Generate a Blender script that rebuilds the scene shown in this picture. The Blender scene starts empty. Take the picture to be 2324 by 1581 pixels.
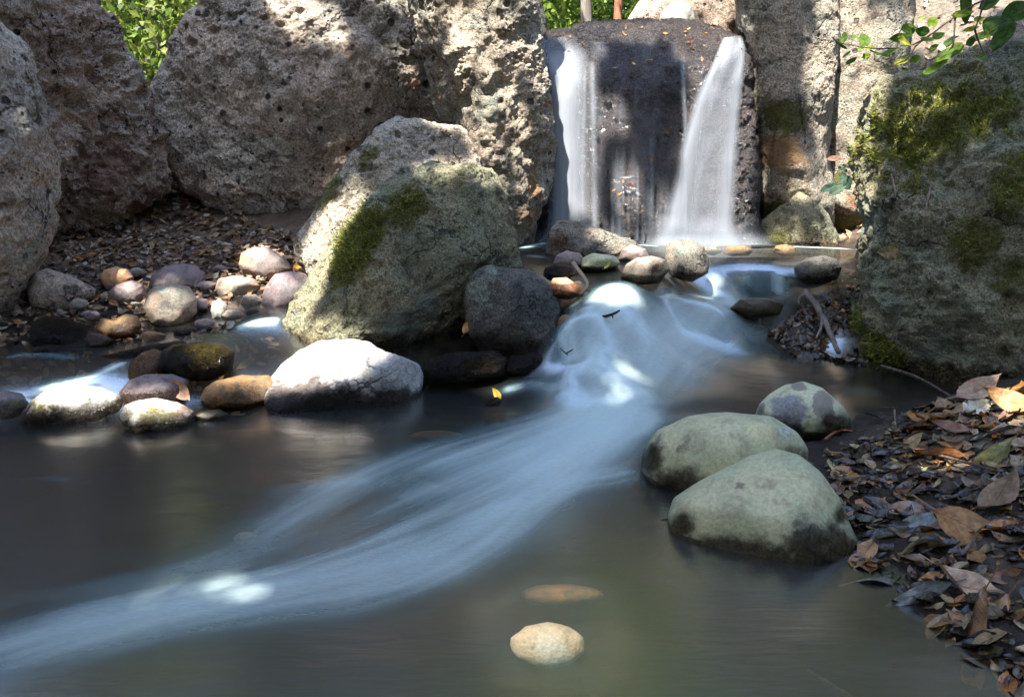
import bpy, math, random
import numpy as np
from mathutils import Vector
from math import radians, sin, cos, tan, pi, atan2, sqrt

S = bpy.context.scene
C = S.collection

# ------------------------------------------------------------------ camera
CAM_H, HFOV, HORIZON, PW, PH = 0.75, radians(60), 330.0, 2324.0, 1581.0
FPX = PW / 2 / tan(HFOV / 2)
PITCH = math.atan((PH / 2 - HORIZON) / FPX)
cam_data = bpy.data.cameras.new('camera')
cam = bpy.data.objects.new('camera', cam_data)
C.objects.link(cam)
cam.location = (0, 0, CAM_H)
cam.rotation_euler = (pi / 2 - PITCH, 0, 0)
cam_data.angle = HFOV
cam_data.clip_start = 0.02
cam_data.clip_end = 2000
S.camera = cam

# ------------------------------------------------------------------ light
TO_SUN = np.array([-0.24, -0.42, 0.875]); TO_SUN /= np.linalg.norm(TO_SUN)
SUN_EL = math.asin(TO_SUN[2]); SUN_AZ = atan2(TO_SUN[0], TO_SUN[1])
w = bpy.data.worlds.new('World'); S.world = w; w.use_nodes = True
nt = w.node_tree; nt.nodes.clear()
sky = nt.nodes.new('ShaderNodeTexSky'); sky.sky_type = 'NISHITA'; sky.sun_disc = False
sky.sun_elevation = SUN_EL; sky.sun_rotation = SUN_AZ
bg = nt.nodes.new('ShaderNodeBackground'); bg.inputs[1].default_value = 0.15
wo = nt.nodes.new('ShaderNodeOutputWorld')
nt.links.new(sky.outputs[0], bg.inputs[0]); nt.links.new(bg.outputs[0], wo.inputs[0])
sl = bpy.data.lights.new('sun', 'SUN'); sl.energy = 3.6; sl.angle = radians(0.5); sl.color = (1.0, 0.95, 0.88)
so = bpy.data.objects.new('sun', sl); C.objects.link(so)
so.rotation_euler = Vector(TO_SUN).to_track_quat('Z', 'Y').to_euler()
S.view_settings.view_transform = 'Standard'; S.view_settings.look = 'None'
S.view_settings.gamma = 1; S.view_settings.exposure = 2.75; S.view_settings.use_curve_mapping = False
S.cycles.max_bounces = 8; S.cycles.transparent_max_bounces = 16
S.cycles.caustics_reflective = False; S.cycles.caustics_refractive = False
S.cycles.sample_clamp_indirect = 4.0
S.cycles.denoising_prefilter = 'ACCURATE'
S.cycles.use_denoising = True

# ------------------------------------------------------------------ pixel -> world
CAMP = np.array([0, 0, CAM_H])
def ray(px, py):
    x = (px - PW / 2) / FPX; y = -(py - PH / 2) / FPX
    d = np.array([x, cos(PITCH) + y * sin(PITCH), -sin(PITCH) + y * cos(PITCH)])
    return d
def at(px, py, Y):
    d = ray(px, py); return CAMP + d * (Y / d[1])
def on_plane(px, py, z):
    d = ray(px, py); return CAMP + d * ((z - CAM_H) / d[2])
def to_px(p):
    q = np.asarray(p, float) - CAMP
    f = np.array([0, cos(PITCH), -sin(PITCH)]); u = np.array([0, sin(PITCH), cos(PITCH)])
    dz = q @ f
    return PW / 2 + FPX * q[..., 0] / dz, PH / 2 - FPX * (q @ u) / dz

# ------------------------------------------------------------------ numpy noise
def _hash(ix, iy, iz, s):
    h = (ix.astype(np.int64) * 374761393 + iy.astype(np.int64) * 668265263 + iz.astype(np.int64) * 2147483647 + s * 974711) & 0xFFFFFFFF
    h = ((h ^ (h >> 13)) * 1274126177) & 0xFFFFFFFF
    h = (h ^ (h >> 16)) * 2246822519 & 0xFFFFFFFF
    return ((h ^ (h >> 15)) & 0xFFFFFF) / float(0xFFFFFF)
def vnoise(p, seed=0):
    i = np.floor(p); f = p - i; f = f * f * f * (f * (f * 6 - 15) + 10)
    ix, iy, iz = i[:, 0], i[:, 1], i[:, 2]
    r = 0
    for dx in (0, 1):
        wx = f[:, 0] if dx else 1 - f[:, 0]
        for dy in (0, 1):
            wy = f[:, 1] if dy else 1 - f[:, 1]
            for dz in (0, 1):
                wz = f[:, 2] if dz else 1 - f[:, 2]
                r = r + wx * wy * wz * _hash(ix + dx, iy + dy, iz + dz, seed)
    return r * 2 - 1
ROT = np.array([[0.36, 0.48, -0.8], [-0.8, 0.6, 0.0], [0.48, 0.64, 0.6]])
def fbm(p, octaves=4, gain=0.5, seed=0):
    a, t, tot = 1.0, 0, 0
    for o in range(octaves):
        t = t + a * vnoise(p, seed + o); tot += a
        a *= gain; p = (p @ ROT.T) * 2.03 + 17.3
    return t / tot
def ridged(p, octaves=3, seed=0):
    a, t, tot = 1.0, 0, 0
    for o in range(octaves):
        t = t + a * (1 - np.abs(vnoise(p, seed + o)) * 2); tot += a
        a *= 0.5; p = (p @ ROT.T) * 2.07 + 9.1
    return t / tot
def smooth(a, b, x):
    t = np.clip((x - a) / (b - a), 0, 1); return t * t * (3 - 2 * t)

# ------------------------------------------------------------------ mesh helpers
def mesh_np(name, V, F, mat, parent=None, attrs=None, colors=None, flat=False, loc=None):
    V = np.asarray(V, np.float64); 
    if loc is not None: V = V - np.asarray(loc)
    F = np.asarray(F, np.int32); k = F.shape[1]
    me = bpy.data.meshes.new(name)
    me.vertices.add(len(V)); me.vertices.foreach_set('co', V.astype(np.float32).ravel())
    me.loops.add(F.size); me.loops.foreach_set('vertex_index', F.ravel())
    me.polygons.add(len(F)); me.polygons.foreach_set('loop_start', np.arange(0, F.size, k, dtype=np.int32))
    if not flat: me.polygons.foreach_set('use_smooth', np.ones(len(F), bool))
    for n, a in (attrs or {}).items():
        at_ = me.attributes.new(n, 'FLOAT', 'POINT'); at_.data.foreach_set('value', np.asarray(a, np.float32))
    if colors is not None:
        at_ = me.attributes.new('col', 'FLOAT_COLOR', 'POINT')
        cc = np.ones((len(V), 4), np.float32); cc[:, :3] = colors
        at_.data.foreach_set('color', cc.ravel())
    me.update(calc_edges=True); me.validate()
    me.materials.append(mat)
    o = bpy.data.objects.new(name, me); C.objects.link(o)
    if loc is not None: o.location = loc
    if parent is not None: o.parent = parent
    return o
def tag(o, label=None, cat=None, group=None, kind=None):
    if label: o['label'] = label
    if cat: o['category'] = cat
    if group: o['group'] = group
    if kind: o['kind'] = kind
    return o
def empty(name, loc):
    o = bpy.data.objects.new(name, None); C.objects.link(o); o.location = loc; o.empty_display_size = 0.05
    return o
def grid_faces(nu, nv, wrap=False):
    i = np.arange(nu - 1)[:, None] * nv; j = np.arange(nv if wrap else nv - 1)[None, :]
    a = i + j; b = i + (j + 1) % nv; c = i + nv + (j + 1) % nv; d = i + nv + j
    return np.stack([a, b, c, d], -1).reshape(-1, 4)
def join(parts):
    Vs, Fs, n = [], [], 0
    for V, F in parts:
        Vs.append(V); Fs.append(F + n); n += len(V)
    return np.concatenate(Vs), np.concatenate(Fs)
def spline(pts, n):
    pts = np.asarray(pts, float); m = len(pts)
    if m < 3:
        t = np.linspace(0, 1, n)[:, None]; return pts[0] * (1 - t) + pts[-1] * t
    P = np.vstack([2 * pts[0] - pts[1], pts, 2 * pts[-1] - pts[-2]])
    t = np.linspace(0, m - 1 - 1e-6, n); k = t.astype(int); f = (t - k)[:, None]
    p0, p1, p2, p3 = P[k], P[k + 1], P[k + 2], P[k + 3]
    return 0.5 * (2 * p1 + (p2 - p0) * f + (2 * p0 - 5 * p1 + 4 * p2 - p3) * f * f + (3 * p1 - p0 - 3 * p2 + p3) * f ** 3)
def tube(pts, r0, r1, n=16, k=7, bump=0.0, seed=0):
    c = spline(pts, n)
    tg = np.gradient(c, axis=0); tg /= np.linalg.norm(tg, axis=1)[:, None] + 1e-9
    up = np.array([0.31, 0.2, 0.93]); a = np.cross(tg, up); a /= np.linalg.norm(a, axis=1)[:, None] + 1e-9
    b = np.cross(tg, a)
    th = np.linspace(0, 2 * pi, k, endpoint=False)
    r = np.linspace(r0, r1, n)[:, None] * np.ones((1, k))
    if bump:
        q = np.stack([np.repeat(np.arange(n), k) * 0.6, np.tile(np.cos(th), n) * 1.2, np.tile(np.sin(th), n) * 1.2], 1)
        r = r * (1 + bump * vnoise(q + seed * 3.7, seed).reshape(n, k))
    V = c[:, None, :] + r[..., None] * (np.cos(th)[None, :, None] * a[:, None, :] + np.sin(th)[None, :, None] * b[:, None, :])
    V = V.reshape(-1, 3); F = grid_faces(n, k, True)
    V = np.vstack([V, c[0], c[-1]]); 
    j = np.arange(k); e = len(V) - 2
    cap0 = np.stack([np.full(k, e), (j + 1) % k, j, np.full(k, e)], 1)
    base = (n - 1) * k
    cap1 = np.stack([np.full(k, e + 1), base + j, base + (j + 1) % k, np.full(k, e + 1)], 1)
    return V, F, cap0[:, :3], cap1[:, :3]
def tube_mesh(tubes):
    parts = []
    for V, F, c0, c1 in tubes:
        T = np.concatenate([F[:, [0, 1, 2]], F[:, [0, 2, 3]], c0, c1]); parts.append((V, T))
    return join(parts)
_cs = {}
def cube_sphere(n):
    if n in _cs: return _cs[n]
    t = np.tan(np.linspace(-1, 1, n + 1) * pi / 4)
    A, B = np.meshgrid(t, t, indexing='ij'); one = np.ones_like(A)
    faces = [(one, A, B), (-one, B, A), (B, one, A), (A, -one, B), (A, B, one), (B, A, -one)]
    V = np.concatenate([np.stack(f, -1).reshape(-1, 3) for f in faces])
    F = np.concatenate([grid_faces(n + 1, n + 1) + k * (n + 1) ** 2 for k in range(6)])
    V /= np.linalg.norm(V, axis=1)[:, None]
    key = np.round(V * 1e5).astype(np.int64); key = (key[:, 0] * 400003 + key[:, 1]) * 400009 + key[:, 2]
    _, idx, inv = np.unique(key, return_index=True, return_inverse=True)
    V = V[idx]; F = inv[F].astype(np.int32)
    _cs[n] = (V, F); return V, F
def vnormals(V, F):
    n = np.cross(V[F[:, 2]] - V[F[:, 0]], V[F[:, 3]] - V[F[:, 1]])
    N = np.zeros_like(V)
    for k in range(4):
        for c in range(3): N[:, c] += np.bincount(F[:, k], n[:, c], len(V))
    return N / (np.linalg.norm(N, axis=1)[:, None] + 1e-12)

# ------------------------------------------------------------------ material helpers
class NT:
    def __init__(self, name):
        self.m = bpy.data.materials.new(name); self.m.use_nodes = True
        self.t = self.m.node_tree; self.t.nodes.clear()
        self.out = self.t.nodes.new('ShaderNodeOutputMaterial')
    def n(self, typ, **kw):
        nd = self.t.nodes.new('ShaderNode' + typ)
        for k, v in kw.items(): setattr(nd, k, v)
        return nd
    def l(self, a, b): self.t.links.new(a, b)
    def set(self, sock, v):
        if hasattr(v, 'is_output'): self.l(v, sock)
        elif isinstance(v, (tuple, list)) and len(v) == 3 and sock.type == 'RGBA': sock.default_value = (*v, 1)
        else: sock.default_value = v
    def noise(self, vec, scale, detail=4, rough=0.55, dist=0.0):
        nd = self.n('TexNoise'); self.set(nd.inputs['Vector'], vec)
        nd.inputs['Scale'].default_value = scale; nd.inputs['Detail'].default_value = detail
        nd.inputs['Roughness'].default_value = rough; nd.inputs['Distortion'].default_value = dist
        return nd.outputs['Fac']
    def voro(self, vec, scale, feature='F1', rand=1.0):
        nd = self.n('TexVoronoi', feature=feature); self.set(nd.inputs['Vector'], vec)
        nd.inputs['Scale'].default_value = scale; nd.inputs['Randomness'].default_value = rand
        return nd
    def math(self, op, a, b=None, clamp=False):
        nd = self.n('Math', operation=op, use_clamp=clamp); self.set(nd.inputs[0], a)
        if b is not None: self.set(nd.inputs[1], b)
        return nd.outputs[0]
    def rng(self, v, a, b, c=0.0, d=1.0):
        nd = self.n('MapRange', interpolation_type='SMOOTHSTEP'); self.set(nd.inputs[0], v)
        for i, x in enumerate((a, b, c, d)): nd.inputs[i + 1].default_value = x
        return nd.outputs[0]
    def mix(self, f, a, b, blend='MIX'):
        nd = self.n('MixRGB', blend_type=blend); self.set(nd.inputs[0], f); self.set(nd.inputs[1], a); self.set(nd.inputs[2], b)
        return nd.outputs[0]
    def attr(self, name, out='Fac'):
        nd = self.n('Attribute', attribute_name=name); return nd.outputs[out]
    def bump(self, h, strength, dist, normal=None):
        nd = self.n('Bump'); nd.inputs['Strength'].default_value = strength; nd.inputs['Distance'].default_value = dist
        self.l(h, nd.inputs['Height'])
        if normal is not None: self.l(normal, nd.inputs['Normal'])
        return nd.outputs[0]
    def obj(self): return self.n('TexCoord').outputs['Object']
    def pri(self, col, rough, normal=None, spec=0.5):  # spec may be a socket
        nd = self.n('BsdfPrincipled'); self.set(nd.inputs['Base Color'], col); self.set(nd.inputs['Roughness'], rough)
        self.set(nd.inputs['Specular IOR Level'], spec)
        if normal is not None: self.l(normal, nd.inputs['Normal'])
        return nd.outputs[0]
    def done(self, sh): self.l(sh, self.out.inputs[0]); return self.m

def rock_mat(name, c1, c2, c3, sc=1.0, pit=0.5, bump=1.0, rough=0.85, wetdark=0.4, wetrough=0.22, speck=0.5,
             moss=(0.17, 0.18, 0.03), lichen=(0.34, 0.38, 0.30), stain=(0.16, 0.075, 0.045), fine=1.0, grain=1.0, wspec=0.15, crack=0.8, spec=0.4):
    """weathered stone: broad colour change, grain, dark pits, and moss / lichen / stain / wet patches read from the mesh"""
    t = NT(name); P = t.obj()
    hue = t.noise(P, 4.3 * sc, 3, 0.5, 0.3)
    big = t.noise(P, 3.2 * sc, 6, 0.6, 0.4); mid = t.noise(P, 14 * sc, 6, 0.65); fn = t.noise(P, 90 * sc, 6, 0.72)
    vf = t.noise(P, 300 * sc, 3, 0.7)
    col = t.mix(t.rng(big, 0.35, 0.65), c1, c2)
    col = t.mix(t.rng(mid, 0.50, 0.66, 0, 0.9), col, c3)
    col = t.mix(1.0, col, t.mix(t.rng(hue, 0.38, 0.62), (1.06, 0.99, 0.94), (0.95, 1.0, 1.0)), 'MULTIPLY')
    col = t.mix(1.0, col, t.mix(t.rng(fn, 0.32, 0.68), (1 - .64 * grain,) * 3, (1 + .35 * grain, 1 + .34 * grain, 1 + .32 * grain)), 'MULTIPLY')
    col = t.mix(t.math('MULTIPLY', t.rng(vf, 0.56, 0.72), speck), col, (0.02, 0.018, 0.016))
    vo = t.voro(P, 38 * sc); pm = t.rng(vo.outputs['Distance'], 0.08, 0.30, 1, 0)
    vo_on = t.rng(t.noise(P, 9 * sc, 2), 0.48, 0.62)
    pits = t.math('MULTIPLY', t.math('MULTIPLY', pm, vo_on), pit)
    col = t.mix(pits, col, (0.02, 0.018, 0.016))  # shade inside the pits painted into the colour
    ho = t.voro(P, 17 * sc); hc = t.n('SeparateColor'); t.l(ho.outputs['Color'], hc.inputs[0])
    hs = t.math('MULTIPLY', hc.outputs[1], 0.42); holes = t.math('SUBTRACT', hs, t.math('ADD', ho.outputs['Distance'], t.math('MULTIPLY', t.math('SUBTRACT', fn, 0.5), 0.25)))
    holes = t.math('MULTIPLY', t.math('MULTIPLY', t.rng(holes, 0.0, 0.12), t.rng(hc.outputs[0], 0.74, 0.78)), min(1.0, pit * 1.1))
    col = t.mix(holes, col, (0.012, 0.010, 0.009))  # larger holes get their inner shade as near black colour
    pits = t.math('MAXIMUM', pits, holes)
    dv = t.n('VectorMath', operation='ADD'); nz = t.n('TexNoise'); t.l(P, nz.inputs['Vector']); nz.inputs['Scale'].default_value = 6 * sc; nz.inputs['Detail'].default_value = 5
    ms = t.n('VectorMath', operation='SCALE'); t.l(nz.outputs['Color'], ms.inputs[0]); ms.inputs['Scale'].default_value = .35 / sc; t.l(P, dv.inputs[0]); t.l(ms.outputs[0], dv.inputs[1])
    ck = t.voro(dv.outputs[0], 2.6 * sc, 'DISTANCE_TO_EDGE'); cm = t.math('MULTIPLY', t.rng(ck.outputs['Distance'], 0.002, 0.022, 1, 0), t.rng(t.noise(P, 3.1 * sc, 3), 0.50, 0.60))
    cm = t.math('MULTIPLY', cm, crack); col = t.mix(cm, col, (0.018, 0.015, 0.013)); pits = t.math('MAXIMUM', pits, cm)
    brk = t.noise(P, 22, 6, 0.72); brf = t.noise(P, 140, 4, 0.7)
    def mask(attr, lo=0.35, hi=0.6):
        s = t.math('ADD', t.attr(attr), t.math('MULTIPLY', t.math('SUBTRACT', brk, 0.5), 1.6))
        return t.math('MULTIPLY', t.rng(s, lo, hi), t.rng(t.attr(attr), 0.02, 0.15))
    st = mask('stain'); col = t.mix(t.math('MULTIPLY', st, 0.8), col, stain)
    li = mask('lichen'); lc = t.mix(t.rng(brf, 0.35, 0.65), tuple(x * 0.45 for x in lichen), lichen)
    col = t.mix(t.math('MULTIPLY', li, 0.85), col, lc)
    mo = mask('moss'); mc = t.mix(t.rng(brf, 0.35, 0.7), tuple(x * 0.4 for x in moss), tuple(x * 1.35 for x in moss))
    mc = t.mix(t.rng(brk, 0.45, 0.7), mc, t.mix(t.rng(brf, 0.3, 0.7), (0.04, 0.055, 0.012), (0.26, 0.20, 0.05)))
    col = t.mix(t.math('MULTIPLY', mo, 0.92), col, mc)
    we = mask('wet', 0.15, 0.95)
    col = t.mix(we, col, t.mix(1.0, t.mix(t.rng(fn, 0.35, 0.65), (0.4, 0.4, 0.4), (1.3, 1.2, 1.1)), t.mix(1.0, col, (wetdark, wetdark * 0.86, wetdark * 0.72), 'MULTIPLY'), 'MULTIPLY'))
    rg = t.math('ADD', t.math('MULTIPLY', we, wetrough - rough), rough)
    h = t.math('ADD', t.math('MULTIPLY', mid, 0.9), t.math('MULTIPLY', fn, 0.45 * fine))
    h = t.math('ADD', h, t.math('MULTIPLY', vf, 0.16 * fine)); h = t.math('SUBTRACT', h, t.math('MULTIPLY', pits, 0.8))
    h = t.math('ADD', h, t.math('MULTIPLY', t.math('MULTIPLY', mo, brf), 0.8))
    return t.done(t.pri(col, rg, t.bump(h, min(1.0, bump), 0.03 * max(1, bump)), t.math('SUBTRACT', spec, t.math('MULTIPLY', we, wspec))))

M = {}
M['tuff'] = rock_mat('pitted_grey_tuff', (0.596, 0.514, 0.428), (0.449, 0.388, 0.323), (0.225, 0.182, 0.151), 1.0, 0.85, 1.0)
M['tuff_warm'] = rock_mat('pitted_brown_tuff', (0.614, 0.504, 0.401), (0.506, 0.375, 0.299), (0.218, 0.156, 0.118), 1.2, 0.9, 1.0)
M['column'] = rock_mat('lichened_tuff_column', (0.556, 0.489, 0.390), (0.389, 0.341, 0.266), (0.167, 0.140, 0.110), 1.3, 0.7, 1.0, stain=(0.36, 0.20, 0.085))
M['mossy'] = rock_mat('mossy_green_grey_boulder', (0.391, 0.371, 0.237), (0.275, 0.276, 0.175), (0.116, 0.106, 0.066), 1.6, 0.5, 1.0, fine=1.3)
M['dark'] = rock_mat('dark_coarse_boulder', (0.17, 0.165, 0.145), (0.10, 0.10, 0.09), (0.045, 0.042, 0.038), 1.8, 0.4, 1.0, lichen=(0.34, 0.37, 0.30))
M['pale'] = rock_mat('pale_limy_rock', (0.468, 0.442, 0.416), (0.374, 0.348, 0.323), (0.255, 0.230, 0.212), 1.5, 0.35, 0.7, wetdark=0.07, wetrough=0.6, speck=0.15, stain=(0.07, 0.05, 0.04), grain=.55)
M['river'] = rock_mat('smooth_green_grey_cobble', (0.453, 0.453, 0.282), (0.363, 0.366, 0.224), (0.299, 0.270, 0.166), 1.3, 0.03, 0.22, 0.62, 0.10, 0.3, 0.25,
                      stain=(0.12, 0.095, 0.075), lichen=(0.46, 0.50, 0.40), fine=0.6, grain=.35, crack=.35)
M['patchy'] = rock_mat('two_tone_cobble', (0.496, 0.517, 0.333), (0.422, 0.427, 0.286), (0.312, 0.285, 0.202), 1.1, 0.04, 0.22, 0.6, 0.12, 0.3, 0.2,
                       stain=(0.15, 0.115, 0.10), lichen=(0.24, 0.23, 0.27), fine=0.6, grain=.35, crack=.1)
M['tan'] = rock_mat('tan_cobble', (0.303, 0.246, 0.188), (0.231, 0.196, 0.159), (0.145, 0.116, 0.094), 2.2, 0.1, 0.35, 0.7, 0.3, 0.2, 0.3, grain=.5, crack=.1)
M['pink'] = rock_mat('pinkish_cobble', (0.289, 0.202, 0.173), (0.217, 0.173, 0.159), (0.130, 0.101, 0.094), 2.4, 0.08, 0.35, 0.65, 0.3, 0.2, 0.3, stain=(0.55, 0.27, 0.12), grain=.5, crack=.1)
M['plum'] = rock_mat('plum_grey_cobble', (0.21, 0.16, 0.165), (0.16, 0.13, 0.13), (0.10, 0.08, 0.08), 2.4, 0.08, 0.35, 0.6, 0.3, 0.2, 0.3, grain=.5, crack=.1)
M['white'] = rock_mat('whitish_cobble', (0.510, 0.476, 0.425), (0.425, 0.391, 0.340), (0.289, 0.246, 0.196), 2.0, 0.12, 0.5, 0.7, 0.16, 0.16, 0.3, moss=(0.12, 0.10, 0.02), grain=.5, crack=.1)
M['amber'] = rock_mat('amber_wet_stone', (0.285, 0.160, 0.063), (0.188, 0.112, 0.054), (0.075, 0.056, 0.036), 2.4, 0.1, 0.5, 0.4, 0.4, 0.14, 0.3, grain=.5, crack=.1)
M['wetstone'] = rock_mat('black_wet_stone', (0.035, 0.03, 0.024), (0.02, 0.018, 0.015), (0.01, 0.009, 0.008), 2.4, 0.3, 1.0, 0.25, 0.6, 0.12, 0.3, moss=(0.05, 0.045, 0.012))
M['fallrock'] = rock_mat('wet_waterfall_rock', (0.196, 0.173, 0.173), (0.098, 0.089, 0.094), (0.235, 0.178, 0.152), 1.6, 0.3, 3.0, 0.16, 0.6, 0.14, 0.3, spec=1.0, fine=2.0)
M['sandy'] = rock_mat('light_angular_rock', (0.40, 0.36, 0.29), (0.26, 0.23, 0.185), (0.12, 0.10, 0.08), 2.2, 0.5, 1.0, 0.8)

def leaf_mat(name, trans=0.4, rough=0.5, vein=True, gloss=0.4):
    t = NT(name); P = t.obj(); col = t.attr('col', 'Color')
    n1 = t.noise(P, 60, 5, 0.65); n2 = t.noise(P, 220, 3, 0.6)
    c = t.mix(1.0, col, t.mix(t.rng(n1, 0.3, 0.7), (0.55, 0.5, 0.45), (1.3, 1.3, 1.3)), 'MULTIPLY')
    if vein:
        lv = t.math('ABSOLUTE', t.attr('lv')); lu = t.attr('lu')
        rib = t.rng(lv, 0.0, 0.07, 1, 0)
        side = t.math('SINE', t.math('ADD', t.math('MULTIPLY', lu, 60.0), t.math('MULTIPLY', lv, -16.0)))
        side = t.rng(side, 0.75, 1.0, 0, 0.4)
        c = t.mix(t.math('MAXIMUM', t.math('MULTIPLY', rib, 0.7), t.math('MULTIPLY', side, 0.6)), c, t.mix(1.0, c, (0.45, 0.4, 0.35), 'MULTIPLY'))
        h = t.math('ADD', t.math('MULTIPLY', rib, 0.8), t.math('ADD', side, n1))
    else: h = n1
    bs = t.pri(c, rough, t.bump(h, 0.5, 0.002), gloss)
    tr = t.n('BsdfTranslucent'); t.l(c, tr.inputs[0])
    mx = t.n('MixShader'); mx.inputs[0].default_value = trans; t.l(bs, mx.inputs[1]); t.l(tr.outputs[0], mx.inputs[2])
    return t.done(mx.outputs[0])
M['dryleaf'] = leaf_mat('dry_leaf', 0.12, 0.55)
M['wetleaf'] = leaf_mat('wet_leaf', 0.05, 0.2, gloss=0.5)
M['greenleaf'] = leaf_mat('green_leaf', 0.55, 0.6, gloss=0.2)
M['treeleaf'] = leaf_mat('tree_leaf', 0.5, 0.5, False)

def bark_mat(name, a, b, sc=1.0):
    t = NT(name); P = t.obj()
    mp = t.n('Mapping'); mp.inputs['Scale'].default_value = (1, 1, 0.22); t.l(P, mp.inputs[0])
    n1 = t.noise(mp.outputs[0], 26 * sc, 6, 0.7, 0.6); n2 = t.noise(P, 5 * sc, 4)
    c = t.mix(t.rng(n1, 0.35, 0.65), a, b); c = t.mix(t.rng(n2, 0.4, 0.7, 0, 0.5), c, tuple(x * 0.5 for x in a))
    return t.done(t.pri(c, 0.85, t.bump(n1, 0.9, 0.02)))
M['bark'] = bark_mat('grey_bark', (0.10, 0.08, 0.06), (0.26, 0.22, 0.18))
M['redbark'] = bark_mat('reddish_bark', (0.16, 0.06, 0.03), (0.40, 0.17, 0.08))
M['palebark'] = bark_mat('pale_bark', (0.16, 0.14, 0.12), (0.34, 0.30, 0.26))
M['twig'] = bark_mat('twig_bark', (0.07, 0.05, 0.035), (0.20, 0.15, 0.11), 4)
M['blacktwig'] = bark_mat('wet_black_twig', (0.006, 0.005, 0.0045), (0.02, 0.016, 0.013), 4)
M['straw'] = bark_mat('dry_straw', (0.30, 0.19, 0.14), (0.46, 0.34, 0.26), 4)

def mat_ground():
    t = NT('forest_earth'); P = t.obj()
    n1 = t.noise(P, 6, 6, 0.65); n2 = t.noise(P, 45, 6, 0.7); n3 = t.noise(P, 160, 4, 0.7)
    c = t.mix(t.rng(n1, 0.35, 0.65), (0.085, 0.062, 0.044), (0.16, 0.115, 0.078))
    c = t.mix(t.rng(n2, 0.5, 0.7, 0, 0.7), c, (0.03, 0.024, 0.02))
    c = t.mix(t.rng(n3, 0.62, 0.74, 0, 0.7), c, (0.22, 0.15, 0.09))
    sun = t.attr('dry'); dn = t.mix(t.rng(n2, 0.35, 0.65), (0.09, 0.07, 0.05), (0.22, 0.175, 0.13))  # paler earth colour for the high right bank and far ground
    c = t.mix(sun, c, dn)
    bed = t.attr('bed')
    v = t.voro(P, 26); vc = t.n('ValToRGB'); t.l(v.outputs['Color'], vc.inputs[0])
    e = vc.color_ramp.elements; e[0].color = (0.025, 0.021, 0.015, 1); e[1].color = (0.13, 0.10, 0.06, 1)
    e.new(0.5).color = (0.06, 0.048, 0.03, 1)
    pc = t.mix(t.rng(v.outputs['Distance'], 0.25, 0.6), vc.outputs[0], (0.03, 0.026, 0.02))
    c = t.mix(t.math('MULTIPLY', bed, 0.85), c, pc)
    wet = t.attr('wet')
    c = t.mix(wet, c, t.mix(1.0, c, (0.22, 0.21, 0.2), 'MULTIPLY'))
    rg = t.math('SUBTRACT', 0.9, t.math('MULTIPLY', wet, 0.72))
    h = t.math('ADD', n2, t.math('MULTIPLY', n3, 0.5)); h = t.math('ADD', h, t.math('MULTIPLY', n1, 1.5))
    return t.done(t.pri(c, rg, t.bump(h, 1.0, 0.02)))
M['ground'] = mat_ground()

def mat_water():
    """clear brownish water; aerated, silky water where the mesh's foam value is high"""
    t = NT('stream_water'); P = t.obj(); foam = t.attr('foam'); spark = t.attr('spark')
    n1 = t.noise(P, 7, 3, 0.5); 
    mp = t.n('Mapping'); mp.inputs['Rotation'].default_value = (0, 0, radians(-33)); mp.inputs['Scale'].default_value = (1, 5.0, 1); t.l(P, mp.inputs[0])
    n2 = t.noise(mp.outputs[0], 9, 4, 0.55, 0.5); n3 = t.noise(mp.outputs[0], 60, 3, 0.6)
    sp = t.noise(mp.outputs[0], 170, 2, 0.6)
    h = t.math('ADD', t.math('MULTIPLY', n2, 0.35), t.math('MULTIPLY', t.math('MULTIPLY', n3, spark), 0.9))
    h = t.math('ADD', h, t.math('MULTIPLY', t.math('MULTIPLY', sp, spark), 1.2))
    nor = t.bump(h, 0.06, 0.03)
    tr = t.n('BsdfTransparent'); t.set(tr.inputs[0], (0.86, 0.80, 0.68))
    murk = t.n('BsdfDiffuse'); t.set(murk.inputs[0], t.mix(t.rng(n1, 0.3, 0.7), (0.006, 0.011, 0.014), (0.013, 0.012, 0.009)))
    base = t.n('MixShader'); base.inputs[0].default_value = 0.26; t.l(tr.outputs[0], base.inputs[1]); t.l(murk.outputs[0], base.inputs[2])
    fcol = t.mix(t.rng(foam, 0.15, 0.85), (0.17, 0.37, 0.42), (0.55, 0.68, 0.67))  # the sky's blue reflection is put into the foam colour
    fd = t.n('BsdfDiffuse'); t.set(fd.inputs[0], fcol); t.l(nor, fd.inputs['Normal'])
    ft = t.n('BsdfTranslucent'); t.set(ft.inputs[0], fcol)
    fm = t.n('MixShader'); fm.inputs[0].default_value = 0.3; t.l(fd.outputs[0], fm.inputs[1]); t.l(ft.outputs[0], fm.inputs[2])
    streak = t.math('ADD', 0.72, t.math('MULTIPLY', n3, 0.56))
    fa = t.math('MULTIPLY', t.math('ADD', t.math('POWER', foam, 1.7), t.math('MULTIPLY', t.math('MULTIPLY', t.rng(sp, 0.55, 0.75), t.math('POWER', spark, 2.0)), t.math('MULTIPLY', foam, 0.7))), streak, True)  # spark grains painted into the foam as bright sun glints
    body = t.n('MixShader'); t.l(fa, body.inputs[0]); t.l(base.outputs[0], body.inputs[1]); t.l(fm.outputs[0], body.inputs[2])
    gl = t.n('BsdfGlossy'); t.set(gl.inputs[0], (0.95, 0.96, 0.95)); t.l(nor, gl.inputs['Normal'])
    t.set(gl.inputs['Roughness'], 0.22)
    fr = t.n('Fresnel'); fr.inputs['IOR'].default_value = 1.33; t.l(nor, fr.inputs['Normal'])
    fin = t.n('MixShader'); t.l(t.math('MULTIPLY', t.math('MULTIPLY', fr.outputs[0], 0.36), t.math('SUBTRACT', 1.0, t.math('MULTIPLY', foam, 0.8))), fin.inputs[0])
    t.l(body.outputs[0], fin.inputs[1]); t.l(gl.outputs[0], fin.inputs[2])
    return t.done(fin.outputs[0])
M['water'] = mat_water()
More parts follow.
